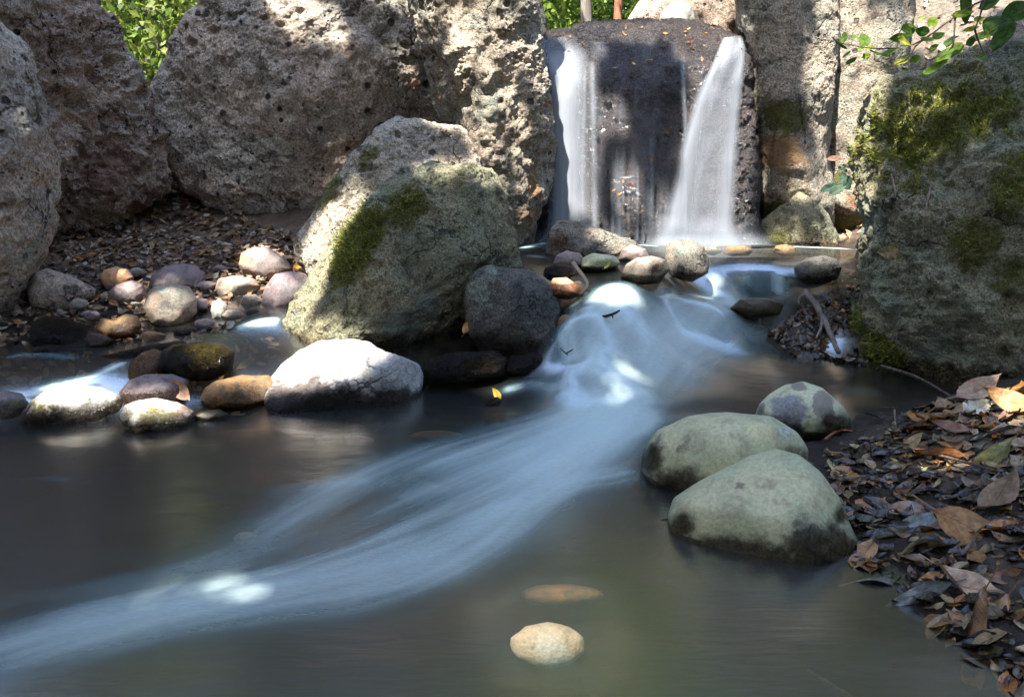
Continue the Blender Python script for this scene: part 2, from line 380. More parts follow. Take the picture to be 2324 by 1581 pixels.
def mat_fall():
    t = NT('falling_water'); a = t.attr('foam'); P = t.obj()
    mp = t.n('Mapping'); mp.inputs['Scale'].default_value = (1, 0.3, 0.03); t.l(P, mp.inputs[0])
    n1 = t.noise(mp.outputs[0], 45, 4, 0.6); n2 = t.noise(mp.outputs[0], 160, 3, 0.6)
    s = t.math('ADD', 0.52, t.math('ADD', t.math('MULTIPLY', n1, 0.45), t.math('MULTIPLY', n2, 0.15)))
    al = t.math('MULTIPLY', a, s, True)
    col = (0.46, 0.50, 0.55)
    d = t.n('BsdfDiffuse'); t.set(d.inputs[0], col); tl = t.n('BsdfTranslucent'); t.set(tl.inputs[0], col)
    m = t.n('MixShader'); m.inputs[0].default_value = 0.4; t.l(d.outputs[0], m.inputs[1]); t.l(tl.outputs[0], m.inputs[2])
    tr = t.n('BsdfTransparent'); f = t.n('MixShader'); t.l(al, f.inputs[0]); t.l(tr.outputs[0], f.inputs[1]); t.l(m.outputs[0], f.inputs[2])
    return t.done(f.outputs[0])
M['fall'] = mat_fall()

# ------------------------------------------------------------------ terrain and water height fields
class RBF:
    def __init__(self, pts):
        pts = np.asarray(pts, float); self.p = pts[:, :2]; n = len(pts)
        A = np.linalg.norm(self.p[:, None] - self.p[None], axis=2) + np.eye(n) * 1e-4
        B = np.zeros((n + 3, n + 3)); B[:n, :n] = A; Q = np.hstack([np.ones((n, 1)), self.p]); B[:n, n:] = Q; B[n:, :n] = Q.T
        self.wt = np.linalg.solve(B, np.concatenate([pts[:, 2], np.zeros(3)]))
    def __call__(self, x, y):
        x = np.asarray(x, float); y = np.asarray(y, float); sh = x.shape; x = x.ravel(); y = y.ravel()
        r = np.full(len(x), self.wt[-3]) + self.wt[-2] * x + self.wt[-1] * y
        for (a, b), c in zip(self.p, self.wt): r += c * np.sqrt((x - a) ** 2 + (y - b) ** 2)
        return r.reshape(sh)
def ctrl(lst): return [tuple(on_plane(px, py, z)[:2]) + (z,) for px, py, z in lst]
W_CTRL = ctrl([(0,1581,0),(600,1581,0),(1200,1581,0),(1800,1581,0),(2324,1581,0),(0,1250,0),(600,1200,0),(1200,1200,0),(1900,1300,0),(2300,1300,0),
    (0,1000,0),(150,985,0),(300,985,0),(450,970,0),(600,960,0),(800,955,0),(1000,945,0),(1150,935,0),(1280,940,0),(1380,935,0),(1500,930,0),(1600,900,0),
    (1720,880,0),(1900,900,0),(2100,900,0),(1500,1000,0),(2250,1000,0),(1800,850,.01),(1950,850,.01),(2100,860,.0),
    (1050,870,.01),(1200,870,.03),(1150,840,.03),(1300,905,.03),(1280,820,.1),(1370,838,.1),(1450,830,.08),(1550,820,.07),(1650,800,.06),(1750,790,.05),
    (1300,785,.11),(1400,770,.12),(1500,760,.12),(1600,740,.125),(1700,720,.13),(1800,740,.10),
    (1290,665,.29),(1330,655,.30),(1380,648,.30),(1430,652,.29),(1490,660,.26),(1560,660,.25),(1620,640,.28),(1700,660,.22),(1790,665,.22),(1860,680,.2),(1500,730,.15),(1600,700,.17),
    (1640,608,.30),(1750,610,.30),(1900,605,.30),(1500,620,.30),(1250,600,.3),(1400,600,.3),(1180,570,.3),(1400,570,.3),(1600,566,.3),(1800,568,.3),(1950,572,.3),
    (0,790,.09),(200,785,.092),(400,775,.10),(520,752,.125),(600,722,.155),(640,718,.16),(620,765,.11),(560,810,.08),(640,820,.07),(450,860,.048),(560,850,.055),(600,890,.02),
    (0,850,.072),(150,860,.07),(240,850,.078),(290,815,.09),(250,885,.047),(100,885,.045),(0,900,.035),(350,880,.045),(420,885,.04),
    (0,930,0),(100,925,0),(200,925,0),(300,925,0),(400,925,0),(500,920,0),(600,925,0)])
W_CTRL += [(-4, 1, 0), (4, 1, 0), (0, 0, 0), (-4, -2, 0), (4, -2, 0), (0, -2, 0), (-3, 3, .1), (-2.6, 4, .12), (3, 4, .3), (2.2, 3.4, .25), (0, 4.8, .3), (1.5, 4.8, .3), (.8, 5, .3), (-1, 4.2, .3), (0.15, 3.2, .2), (-.2, 3.3, .2)]
Wf = RBF(W_CTRL)
G_CTRL = ctrl([(0,1581,-.13),(800,1581,-.12),(1500,1581,-.10),(0,1250,-.13),(700,1250,-.13),(1300,1300,-.12),(1700,1480,-.09),(1300,1050,-.12),(600,1050,-.13),
    (100,1020,-.10),(900,1000,-.11),(1250,960,-.09),(1450,950,-.09),(1600,915,-.08),(1750,900,-.06),(2000,900,-.04),(2110,880,-.03),(1900,850,-.03),(1420,1150,-.08),
    (1940,1300,-.012),(2010,1390,-.012),(2120,1460,-.012),(2200,1530,-.012),(2260,1575,-.006),(2324,1581,.01),(2240,1480,.008),(1850,1500,-.08),(2100,1570,-.06),
    (2040,1250,-.002),(2050,1100,.004),(1950,1010,.004),(2120,1300,.002),(2100,1180,-.002),(1990,945,-.004),(2060,930,-.006),(2150,905,.02),(2200,1100,.035),(2324,1000,.10),(2250,930,.08),(2324,1250,.06),(2300,1400,.03),(2200,1350,.012),
    (1850,1010,.0),(1900,1110,.006),(1480,1115,-.02),(1440,1110,-.03),(1940,1200,.005),
    (1940,660,.225),(1900,700,.172),(1850,690,.186),(1800,720,.147),(1850,760,.102),(1940,800,.062),(1790,785,.067),(1730,760,.05),(1870,810,.04),(1740,720,.09),(1830,835,-.01),(1960,835,.01),
    (1290,590,.27),(1400,600,.275),(1480,615,.275),(1270,640,.27),(1320,640,.27),(1440,632,.27),(1650,575,.2),(1850,575,.22),(1560,650,.17),(1700,640,.17),(1950,570,.25),(1540,600,.24),
    (1390,690,.16),(1300,760,.03),(1380,800,.03),(1500,800,.03),(1600,800,.02),(1380,880,-.05),(1200,870,-.05),(1100,850,-.02),(1500,730,.06),(1620,730,.07),
    (60,772,.103),(220,772,.103),(330,768,.106),(450,752,.125),(520,738,.14),(100,700,.156),(300,700,.156),(500,700,.16),(600,690,.175),
    (100,620,.232),(300,620,.232),(500,620,.232),(650,620,.232),(100,560,.30),(400,560,.30),(600,560,.30),(150,500,.384),(400,500,.384),(600,500,.384),(400,460,.448),
    (100,820,.02),(400,810,.02),(580,790,.02),(100,880,-.03),(300,880,-.03),(500,870,-.03),(620,880,-.05)])
G_CTRL += [(-3, 4.9, .75), (-1.8, 4.7, .5), (-1.2, 4.9, .6), (-.4, 4.7, .5), (-3, 6, .95), (-1.5, 6, .95), (0, 5.3, 1.0), (.3, 6, 1.12), (1, 5.3, 1.1), (1, 6, 1.15), (2, 6, 1.9),
    (-3, 9, 1.25), (0, 9, 1.3), (3, 9, 2.4), (-8, 12, 1.6), (8, 12, 3), (0, 16, 1.7), (-25, 40, 5), (25, 40, 6), (0, 45, 5), (-90, 100, 14), (90, 100, 14), (0, 120, 14),
    (2.1, 4.3, 1.0), (2.6, 4.0, .95), (2.2, 5.2, 1.6), (3.2, 5.0, 1.65), (2.9, 3.4, .6), (3.5, 3, .7), (1.75, 4.6, .5), (1.9, 3.7, .35), (1.45, 4.5, .25), (.5, 4.5, .2),
    (1.5, 1.6, .12), (1.2, 1.0, .02), (2.2, 2.4, .3), (2.5, 1.5, .4), (3, 0, .5), (-3, 2.6, .3), (-3.2, 3.4, .5), (-2.6, 1.5, 0.0), (-4, 1, .3), (0, 0, -.13), (0, -1.5, -.13), (-5, -3, .5), (5, -3, .8),
    (-60, -60, 2), (60, -60, 3), (0, -80, 2), (-90, 10, 6), (90, 10, 8), (-12, 3, 2), (12, 3, 3)]
Gf0 = RBF(G_CTRL)
def Gf(x, y):
    x = np.asarray(x, float); y = np.asarray(y, float)
    z = Gf0(x, y); q = np.stack([x.ravel(), y.ravel(), np.zeros(x.size)], 1)
    return z + (0.012 * fbm(q * 9, 3, .5, 5) + 0.004 * vnoise(q * 45, 6)).reshape(x.shape) * smooth(-.1, .0, z) + 0.006 * fbm(q * 9, 2, .5, 9).reshape(x.shape)
def march(px, py, f):
    d = ray(px, py); d = d / d[1]; Y = np.linspace(.6, 7, 1600)
    x = d[0] * Y; z = CAM_H + d[2] * Y; s = z - f(x, Y); k = np.argmax(s < 0)
    return np.array([x[k], Y[k], z[k]])
def axis(lo, hi, step, far, g=1.25):
    a = list(np.arange(lo, hi + step / 2, step)); s = step
    while a[-1] < far: s *= g; a.append(a[-1] + s)
    s = step; b = []; v = lo
    while v > -far: s *= g; v -= s; b.append(v)
    return np.array(b[::-1] + a)
gx = axis(-2.7, 2.7, 0.016, 140); gy = axis(0.7, 5.6, 0.016, 140)
X, Y_ = np.meshgrid(gx, gy, indexing='ij'); Z = Gf(X, Y_); Wz = Wf(X, Y_)
V = np.stack([X, Y_, Z], -1).reshape(-1, 3)
depth = (Wz - Z).ravel()
near = (np.abs(V[:, 0]) < 4) & (V[:, 1] < 4.2)
dry = smooth(.5, .9, V[:, 2]) * smooth(1.2, 1.8, V[:, 0]) + smooth(5.5, 7, V[:, 1])
ground = mesh_np('ground', V, grid_faces(len(gx), len(gy)), M['ground'],
    attrs={'bed': smooth(.02, .06, depth) * near, 'wet': smooth(-.07, 0, depth) * near, 'dry': np.clip(dry, 0, 1)})
tag(ground, kind='structure')

# --- water: strokes of aerated water, laid out along the current on the water's own surface
STROKES = [([(1430,655),(1400,720),(1390,800),(1410,900)], 95, .52, .35), ([(1570,680),(1520,760),(1470,850),(1430,910)], 95, .46, .35), ([(1700,690),(1610,760),(1530,850)], 80, .36, .5), ([(1300,690),(1300,760),(1310,830)], 40, .42, .5),
    # points, half width (display px at that place), strength, streak
    ([(1425,642),(1400,668),(1350,690),(1320,712)], 46, .95, .3), ([(1380,650),(1410,690),(1450,725)], 40, .85, .3), ([(1300,680),(1290,730),(1285,790)], 16, .45, .5),
    ([(1440,700),(1400,740),(1350,790),(1320,830)], 34, .5, .5), ([(1350,690),(1330,740),(1310,800)], 40, .2, .5), ([(1270,740),(1290,790),(1300,830)], 14, .6, .7),
    ([(1320,825),(1370,832),(1400,860),(1420,905)], 40, .95, .3), ([(1300,830),(1290,880),(1330,920)], 26, .55, .5), ([(1410,850),(1450,890),(1480,930)], 44, .5, .5),
    ([(1210,1466),(1245,1462),(1280,1458)], 46, .3, .2), ([(1180,1360),(1260,1350),(1370,1335)], 20, .08, .4),  # pale strokes over the two sunken stones paint a soft glow
    ([(1490,920),(1430,950),(1340,1000),(1250,1050),(1150,1110)], 20, .75, .4), ([(1420,920),(1330,970),(1230,1020),(1120,1070)], 20, .45, .5),
    ([(1500,940),(1450,980),(1380,1025),(1280,1080)], 14, .45, .4), ([(1470,1065),(1390,1085),(1290,1105),(1180,1150),(1080,1180)], 26, .6, .5),
    ([(570,1325),(450,1340),(370,1352)], 38, .22, .25), ([(700,1310),(500,1345),(250,1385),(60,1440)], 60, .22, .6),
    ([(1060,1270),(900,1310),(780,1320)], 45, .25, .6),
    ([(1700,640),(1600,690),(1530,760),(1480,830),(1440,910)], 60, .4, .6), ([(1780,690),(1680,750),(1580,820),(1500,890)], 60, .38, .6), ([(1500,700),(1450,760),(1430,830)], 55, .35, .6),
    ([(1560,640),(1490,690),(1420,710)], 40, .18, .5), ([(1650,612),(1635,640),(1600,680)], 34, .62, .4), ([(1770,612),(1772,640),(1770,668)], 22, .6, .4), ([(1700,610),(1700,640),(1695,662)], 40, .4, .4),
    ([(295,818),(230,845),(140,868),(40,885)], 26, .8, .6), ([(0,812),(90,805),(180,815)], 28, .42, .4), ([(640,726),(585,735),(530,752)], 26, .95, .4), ([(530,755),(400,768),(250,790)], 14, .12, .5), ([(600,770),(590,830)], 40, .05, .4),
    ([(1175,566),(1215,556),(1250,552)], 14, 1.0, .2), ([(1490,556),(1560,550),(1650,548),(1720,556)], 16, 1.1, .2), ([(1440,556),(1500,560)], 10, .8, .2), ([(1720,558),(1830,562),(1950,568)], 7, 1.1, .2), ([(1190,580),(1240,585)], 14, .45, .3), ([(1590,585),(1700,580),(1800,590)], 18, .28, .5),
    ([(1130,890),(1200,880),(1270,890)], 26, .5, .3), ([(1270,890),(1300,915),(1340,930)], 20, .4, .3), ([(860,1095),(700,1110),(580,1130)], 22, .3, .4), ([(1000,1100),(900,1140)], 40, .2, .5),
    ([(0,1500),(200,1480),(500,1440),(900,1440)], 70, .07, .6), ([(90,1082),(170,1092)], 7, .35, .3), ([(1250,1150),(1000,1320),(700,1420),(300,1520)], 60, .1, .6)]
rgs = np.random.default_rng(21); mid_ = [(1405,885),(1385,945),(1290,1010),(1150,1080),(980,1160),(780,1250),(560,1325),(330,1375),(60,1440),(-260,1530)]; hb_ = [18, 44, 84, 124, 150, 130, 80, 66, 76, 90]
for k_ in range(40):
    o_ = rgs.uniform(-1, 1); i0 = int(rgs.integers(0, 5)) if k_ > 9 else 0; i1 = int(min(10, i0 + rgs.integers(4, 8))); dr = rgs.normal() * .15
    core = np.exp(-(o_ / .75) ** 2)
    STROKES.append(([(mid_[i][0] - o_ * hb_[i] * .55 + rgs.normal() * 8, mid_[i][1] - (o_ + dr * (i - i0) * .4) * hb_[i]) for i in range(i0, i1)], rgs.uniform(24, 70), (.17 + .24 * core) * rgs.uniform(.25, 1.0), .85))
wx = axis(-2.3, 2.1, 0.009, 6, 1.4); wy = axis(1.0, 4.4, 0.009, 5, 1.4)
X, Y_ = np.meshgrid(wx, wy, indexing='ij'); Z = Wf(X, Y_)
ker = np.hanning(27)[1:-1]; ker /= ker.sum()
for ax in (0, 1): Z = np.apply_along_axis(lambda a: np.convolve(np.pad(a, 12, 'edge'), ker, 'valid'), ax, Z)
x, y = X.ravel(), Y_.ravel(); foam = np.zeros(len(x)); spark = np.zeros(len(x)); lift = np.zeros(len(x))
for si, (pts, hw, k, stv) in enumerate(STROKES):
    c = spline([march(a, b, Wf) for a, b in pts], 8 * (len(pts) - 1))
    my = np.mean([b for a, b in pts]); wd = hw * (c[:, 1].mean() / FPX) * (1.15 + .95 * smooth(900, 1000, my))
    sel = np.where((x > c[:, 0].min() - 3 * wd) & (x < c[:, 0].max() + 3 * wd) & (y > c[:, 1].min() - 3 * wd) & (y < c[:, 1].max() + 3 * wd))[0]
    if not len(sel): continue
    bx, by = x[sel], y[sel]; best = np.full(len(sel), 1e9); bu = np.zeros(len(sel)); bv = np.zeros(len(sel)); u0 = 0
    for i in range(len(c) - 1):
        ax, ay = c[i, :2]; dx, dy = c[i + 1, 0] - ax, c[i + 1, 1] - ay; L = sqrt(dx * dx + dy * dy) + 1e-9
        t = np.clip(((bx - ax) * dx + (by - ay) * dy) / L ** 2, 0, 1); ex, ey = bx - ax - t * dx, by - ay - t * dy
        dd = np.sqrt(ex * ex + ey * ey); m = dd < best
        best[m] = dd[m]; bu[m] = (u0 + t * L)[m]; bv[m] = ((dx * ey - dy * ex) / L)[m]; u0 += L
    tl = bu / u0; g = np.exp(-(best / wd) ** 2 * 1.15) * (.25 + .75 * smooth(0, .14, tl) * smooth(1, .82, tl))
    q = np.stack([bu * 1.5, bv / wd * 2.6, np.full(len(sel), si * 5.1)], 1)
    s = 1 + stv * (1.5 * fbm(q, 3, .6, si))
    foam[sel] = 1 - (1 - foam[sel]) * (1 - np.clip(g * k * s, 0, .99)); lift[sel] += .004 * g * k
foam = np.clip(foam + .01, 0, 1)
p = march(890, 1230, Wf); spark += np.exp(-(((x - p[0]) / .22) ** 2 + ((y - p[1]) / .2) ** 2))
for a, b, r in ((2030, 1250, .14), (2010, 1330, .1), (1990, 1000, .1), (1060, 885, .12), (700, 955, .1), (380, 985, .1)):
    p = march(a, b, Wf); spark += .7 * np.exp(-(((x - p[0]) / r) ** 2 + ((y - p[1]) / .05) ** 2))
Zw = Z.ravel() + lift + .0012 * fbm(np.stack([x * 5, y * 9, x * 0], 1), 3, .5, 3)
water = mesh_np('water', np.stack([x, y, Zw], 1), grid_faces(len(wx), len(wy)), M['water'], attrs={'foam': foam, 'spark': np.clip(spark, 0, 1)})
tag(water, kind='structure')
def Wsurf(px, py): return march(px, py, Wf)

# ------------------------------------------------------------------ rocks
R_ = {}
def rock(name, outline, Y, D, mat, label, cat='rock', group=None, n=60, al=.75, amp=.05, fq=3.0, planes=(), nrand=5, patches=(), wet=None, pits=None, seed=0, hi=.25, rid=0.0, smoothw=3):
    """a closed stone: its outline seen from the front, with real depth before and behind, facets, lumps and pits.
    D = (depth to the front, depth to the back) in metres"""
    rg = np.random.default_rng(seed + 11); pg = np.asarray(outline, float)
    seg = np.vstack([pg, pg[:1]]); dens = np.concatenate([seg[i] + (seg[i + 1] - seg[i]) * np.linspace(0, 1, 24, endpoint=False)[:, None] for i in range(len(pg))])
    a2 = seg[:-1, 0] * seg[1:, 1] - seg[1:, 0] * seg[:-1, 1]
    cx = ((seg[:-1, 0] + seg[1:, 0]) * a2).sum() / (3 * a2.sum()); cy = ((seg[:-1, 1] + seg[1:, 1]) * a2).sum() / (3 * a2.sum())
    c0 = at(cx, cy, Y); v = c0 - CAMP; dist = np.linalg.norm(v); v /= dist
    r = np.cross(v, [0, 0, 1]); r /= np.linalg.norm(r); u = np.cross(r, v)
    loc = []
    for a, b in dens:
        d = ray(a, b); q = d * (dist / (d @ v)) + CAMP - c0; loc.append((q @ r, q @ u))
    loc = np.array(loc); th = np.arctan2(loc[:, 1], loc[:, 0]); rad = np.hypot(loc[:, 0], loc[:, 1])
    o = np.argsort(th); th, rad = th[o], rad[o]
    tg = np.linspace(-pi, pi, 361)[:-1]; rt = np.interp(tg, np.r_[th - 2 * pi, th, th + 2 * pi], np.r_[rad, rad, rad])
    kern = np.hanning(2 * smoothw + 3)[1:-1]; kern /= kern.sum(); rt = np.convolve(np.r_[rt[-20:], rt, rt[:20]], kern, 'same')[20:-20]
    Dv, F = cube_sphere(n)
    s = np.hypot(Dv[:, 0], Dv[:, 1]); tt = np.arctan2(Dv[:, 1], Dv[:, 0]); Rr = np.interp(tt, np.r_[tg, pi], np.r_[rt, rt[0]])
    rho = s ** al; L = np.empty_like(Dv)
    L[:, 0] = rho * Rr * np.cos(tt); L[:, 1] = rho * Rr * np.sin(tt)
    cc = Dv[:, 2]; L[:, 2] = np.where(cc > 0, np.abs(cc) ** al * D[0], -np.abs(cc) ** al * D[1])     # +z towards the viewer
    size = rt.mean()
    pl = list(planes)
    for _ in range(nrand):
        nn = rg.normal(size=3); nn[2] = abs(nn[2]) * 1.2 + .5; nn /= np.linalg.norm(nn); pl.append((*nn, rg.uniform(.80, .95)))
    for a, b, c_, k in pl:
        nn = np.array([a, b, c_], float); nn /= np.linalg.norm(nn); e = L @ nn; h = k * e.max(); sf = .10 * e.max(); over = np.where(e - h > sf, e - h, np.clip(e - h + sf, 0, None) ** 2 / (4 * sf))
        L -= nn * (over * .88)[:, None]
    Vw = c0 + L[:, :1] * r + L[:, 1:2] * u - L[:, 2:] * v
    N = vnormals(Vw, F)
    if (N * (Vw - c0)).sum() < 0: F = F[:, ::-1].copy(); N = -N
    q = Vw / size; sd = seed * 7.3
    disp = amp * size * fbm(q * fq * .5 + sd, 3, .5, seed) * 1.6 + hi * amp * size * fbm(q * fq * 3 + sd, 4, .6, seed + 3)
    if rid: disp += rid * size * ridged(q * fq * 1.2 + sd, 4, seed + 5)
    if pits:
        cnt, r0, r1 = pits; fr = np.where(L[:, 2] > 0)[0]
        for _ in range(cnt):
            k = fr[rg.integers(len(fr))]; rr = r0 * (r1 / r0) ** (rg.random() ** 2.2); dl = (Vw - Vw[k]); dl[:, 2] *= rg.uniform(1, 1.8)
            dd = np.sqrt((dl ** 2).sum(1)) / rr; disp -= rr * .75 * smooth(1, .35, dd)
    Vw = Vw + N * disp[:, None]
    at_ = {}
    lx, ly = L[:, 0], L[:, 1]
    for kind, a, b, ra, st, *asp in patches:
        d = ray(a, b); q = d * (dist / (d @ v)) + CAMP - c0; m = ra * dist / FPX; ax = asp[0] if asp else 1.0; rot = asp[1] if len(asp) > 1 else 0
        ex, ey = lx - q @ r, ly - q @ u; ca, sa = cos(rot), sin(rot); e1 = ex * ca + ey * sa; e2 = -ex * sa + ey * ca
        g = st * np.exp(-((e1 / (m * ax)) ** 2 + (e2 / m) ** 2)) * smooth(-.3, .0, L[:, 2] / D[0])
        at_[kind] = np.maximum(at_.get(kind, 0), g)
    if wet is not None:
        z0, band = wet; at_['wet'] = np.maximum(at_.get('wet', 0), smooth(z0 + band, z0, Vw[:, 2]) * 1.2)
    ob = mesh_np(name, Vw, F, M[mat] if isinstance(mat, str) else mat, attrs=at_, loc=c0)
    tag(ob, label, cat, group); R_[label] = ob
    ob['_n'] = 0; del ob['_n']
    return ob, Vw, N, at_
def moss_tufts(ob, Vw, N, at_, count, size, seed, thr=.45):
    """short moss fronds growing out of the stone where it is mossy"""
    rg = np.random.default_rng(seed); m = at_['moss']; q = m + .5 * fbm(Vw * 22, 4, .7, 3)
    k = np.where((q > thr) & (N[:, 1] < .3))[0]; k = rg.choice(k, count)
    P0 = Vw[k] + rg.normal(size=(count, 3)) * .006; d = N[k] + rg.normal(size=(count, 3)) * .7; d /= np.linalg.norm(d, axis=1)[:, None]
    sd = np.cross(d, rg.normal(size=(count, 3))); sd /= np.linalg.norm(sd, axis=1)[:, None]
    h = size * rg.uniform(.5, 1.6, count)[:, None]; wv = h * .22
    V = np.stack([P0 - sd * wv - N[k] * .003, P0 + sd * wv - N[k] * .003, P0 + d * h], 1).reshape(-1, 3); F = np.arange(3 * count).reshape(-1, 3)
    pal = np.array([(.30, .32, .05), (.18, .23, .035), (.40, .34, .09), (.09, .10, .025)]); col = np.repeat(pal[rg.choice(4, count, p=[.35, .3, .15, .2])], 3, 0) * rg.uniform(.7, 1.3, (count, 1)).repeat(3, 0)
    o = mesh_np('moss', V, F, M['treeleaf'], parent=ob, colors=col, loc=np.array(ob.location)); o.location = (0, 0, 0); o['kind'] = 'stuff'
    return o

# big boulders
rock('boulder', [(-420,-260),(-120,-120),(0,15),(35,70),(62,130),(76,190),(105,280),(125,370),(121,440),(97,530),(76,600),(62,680),(48,770),(30,860),(-300,900),(-600,600),(-650,100)], 3.2, (.36, .5), 'tuff',
     'tall shaded grey boulder cut off by the left edge of the photo', n=150, amp=.05, fq=5, hi=.5, rid=.010, seed=1, wet=(.10, .14), patches=[('lichen',40,560,70,.5),('moss',70,240,60,.4)], pits=(90, .006, .03))
rock('boulder', [(-300,-200),(-60,-330),(120,-280),(195,0),(232,60),(266,130),(296,180),(308,215),(326,245),(358,292),(371,360),(381,430),(374,480),(345,525),(240,545),(100,545),(-100,560),(-350,400),(-400,50)], 4.25, (.36, .5), 'tuff_warm',
     'craggy boulder with rusty red stains and hollows, left of the green gap', n=230, amp=.07, fq=6, hi=.6, rid=.045, seed=2, pits=(170, .010, .06),
     patches=[('stain',230,380,80,.7),('stain',300,440,60,.7),('stain',180,330,45,.6),('stain',160,420,60,.5)])
rock('boulder', [(352,228),(365,190),(392,120),(458,0),(525,-150),(650,-280),(800,-330),(950,-300),(1060,-140),(1100,60),(1100,250),(1070,420),(980,530),(800,560),(690,540),(600,512),(520,488),(440,452),(385,430),(360,340)], 4.85, (.42, .6), 'tuff',
     'huge pale grey pitted boulder leaning back behind the leaf strewn bank', n=330, amp=.05, fq=5, hi=.5, rid=.006, seed=3, planes=[(0,.25,1,.72),(-.5,.1,.8,.8)], nrand=3, pits=(420, .012, .05), patches=[('stain',430,400,40,.5),('stain',560,300,60,.25)])
rock('boulder', [(880,-200),(1050,-330),(1190,-240),(1204,0),(1210,70),(1226,130),(1236,200),(1239,260),(1242,350),(1238,450),(1222,525),(1195,585),(1100,600),(1050,500),(1045,400),(1030,300),(985,200),(945,100),(925,0)], 4.15, (.32, .45), 'column',
     'sun dappled boulder with an ochre edge directly left of the waterfall', n=210, amp=.09, fq=4, hi=.5, rid=.025, seed=4, al=.8, patches=[('stain',1205,400,45,.8,.5),('stain',1190,470,40,.6),('stain',1225,230,22,.6),('lichen',1110,240,60,.5),('moss',1195,250,30,.4),('wet',1225,540,40,.9)], pits=(120, .006, .022))
F1 = rock('boulder', [(662,600),(672,555),(700,505),(760,415),(830,332),(866,288),(900,278),(960,285),(1040,298),(1064,325),(1088,372),(1130,450),(1120,600),(900,650),(720,640)], 3.6, (.26, .34), 'column',
     'upper boulder with flat top leaning behind the moss streaked boulder', n=160, amp=.06, fq=4.5, hi=.6, rid=.015, seed=5, al=.72, planes=[(.2,.5,.85,.72),(-.75,.25,.6,.8)], nrand=3,
     patches=[('moss',752,440,26,.9,2.2,.9),('moss',840,370,25,.6,2,.9),('lichen',880,330,50,.4)], pits=(60, .005, .016))
F2 = rock('boulder', [(628,812),(634,765),(655,715),(690,650),(740,570),(790,500),(840,450),(900,406),(960,386),(1080,371),(1130,394),(1146,440),(1148,500),(1160,550),(1172,600),(1150,690),(1090,770),(980,810),(880,835),(760,850),(660,850)], 3.15, (.34, .34), 'mossy',
     'large boulder with a moss streak in the middle of the stream', n=220, amp=.06, fq=4.5, hi=.6, rid=.018, seed=6, al=.72, planes=[(-.75,.35,.6,.80),(.12,.25,.95,.72),(.5,-.6,.7,.55)], nrand=3, wet=(.08, .10),
     patches=[('moss',820,560,45,1.0,2.3,1.0),('moss',925,480,40,.9,1.4,.6),('moss',770,600,30,.7),('lichen',915,730,50,.9),('lichen',960,690,35,.8,1.6,.9),('lichen',1000,560,60,.4),('lichen',680,720,30,.4),('stain',640,800,24,.6),('moss',650,800,25,.5),('wet',1060,740,60,.9,1.8)], pits=(60, .005, .016))  # last patch: darker, smoother area low on the right flank
moss_tufts(*F2, 5000, .009, 3)
rock('boulder', [(1056,690),(1060,650),(1072,628),(1108,606),(1160,610),(1205,611),(1250,640),(1273,672),(1266,740),(1245,800),(1180,830),(1100,810),(1062,750)], 2.97, (.17, .18), 'dark',
     'dark coarse rock with pale green lichen tucked against the moss streaked boulder', n=100, amp=.05, fq=3.5, hi=.6, rid=.02, seed=7, planes=[(.6,.2,.75,.78),(-.6,.1,.8,.8)], nrand=3,
     patches=[('lichen',1090,660,34,1.0,.8),('lichen',1120,625,30,.6),('lichen',1110,700,30,.5)], wet=(.08, .12))
rock('rock', [(604,912),(607,880),(614,860),(642,826),(690,786),(722,762),(800,759),(842,770),(872,796),(920,815),(950,828),(958,850),(956,890),(935,935),(850,985),(720,985),(620,960)], 2.6, (.17, .17), 'pale',
     'pale flat topped rock with a dark fringe at the waterline, lower left of centre', n=130, amp=.035, fq=3.0, hi=.5, rid=.008, seed=8, al=.66, planes=[(-.08,.86,.5,.50),(.05,-.25,1,.62),(.65,.1,.7,.74),(-.3,.6,.7,.72)], nrand=2,
     patches=[('stain',680,900,40,1.0,2.6),('stain',800,915,34,.9,2),('wet',720,918,38,1.2,3.8),('wet',890,915,44,1.2,1.6),('stain',640,930,30,.8)], wet=(.0, .035))
S1 = rock('boulder', [(1942,330),(1952,262),(1968,205),(2002,176),(2060,166),(2150,158),(2220,118),(2292,98),(2360,115),(2500,140),(2700,300),(2850,600),(2800,950),(2500,1060),(2324,1000),(2200,960),(2130,905),(2040,850),(1975,805),(1955,760),(1953,700),(1957,640),(1950,560),(1945,420)], 2.95, (.45, .6), 'mossy',
     'massive mossy boulder on the right bank under the leafy branch', n=250, amp=.06, fq=6, hi=.6, rid=.02, seed=9, al=.68, planes=[(-.85,0,.5,.86),(0,.5,.8,.74),(-.1,-.1,1,.84)], nrand=2, wet=(.03, .07),
     patches=[('moss',2150,300,110,.62,1.9,.25),('moss',2260,270,70,.6,1.6),('moss',2060,250,40,.5,1.6,.3),('moss',2310,450,60,.9,.8),('moss',2230,560,50,.8),('moss',2130,420,60,.45,1.8),('moss',1975,720,30,1.0,.7),('moss',2020,790,42,1.0,1.2,-.6),('moss',2300,620,50,.6),('moss',2200,180,40,.4,2),
              ('stain',2170,520,120,.32,1.3),('stain',2250,760,90,.38),('stain',1985,690,30,.6),('stain',2030,760,30,.6),('lichen',1990,500,70,.55,.6),('lichen',2060,680,60,.6,.6),('lichen',2130,780,60,.5),('stain',2260,700,50,.35)], pits=(40, .006, .02))
moss_tufts(*S1, 16000, .010, 5)
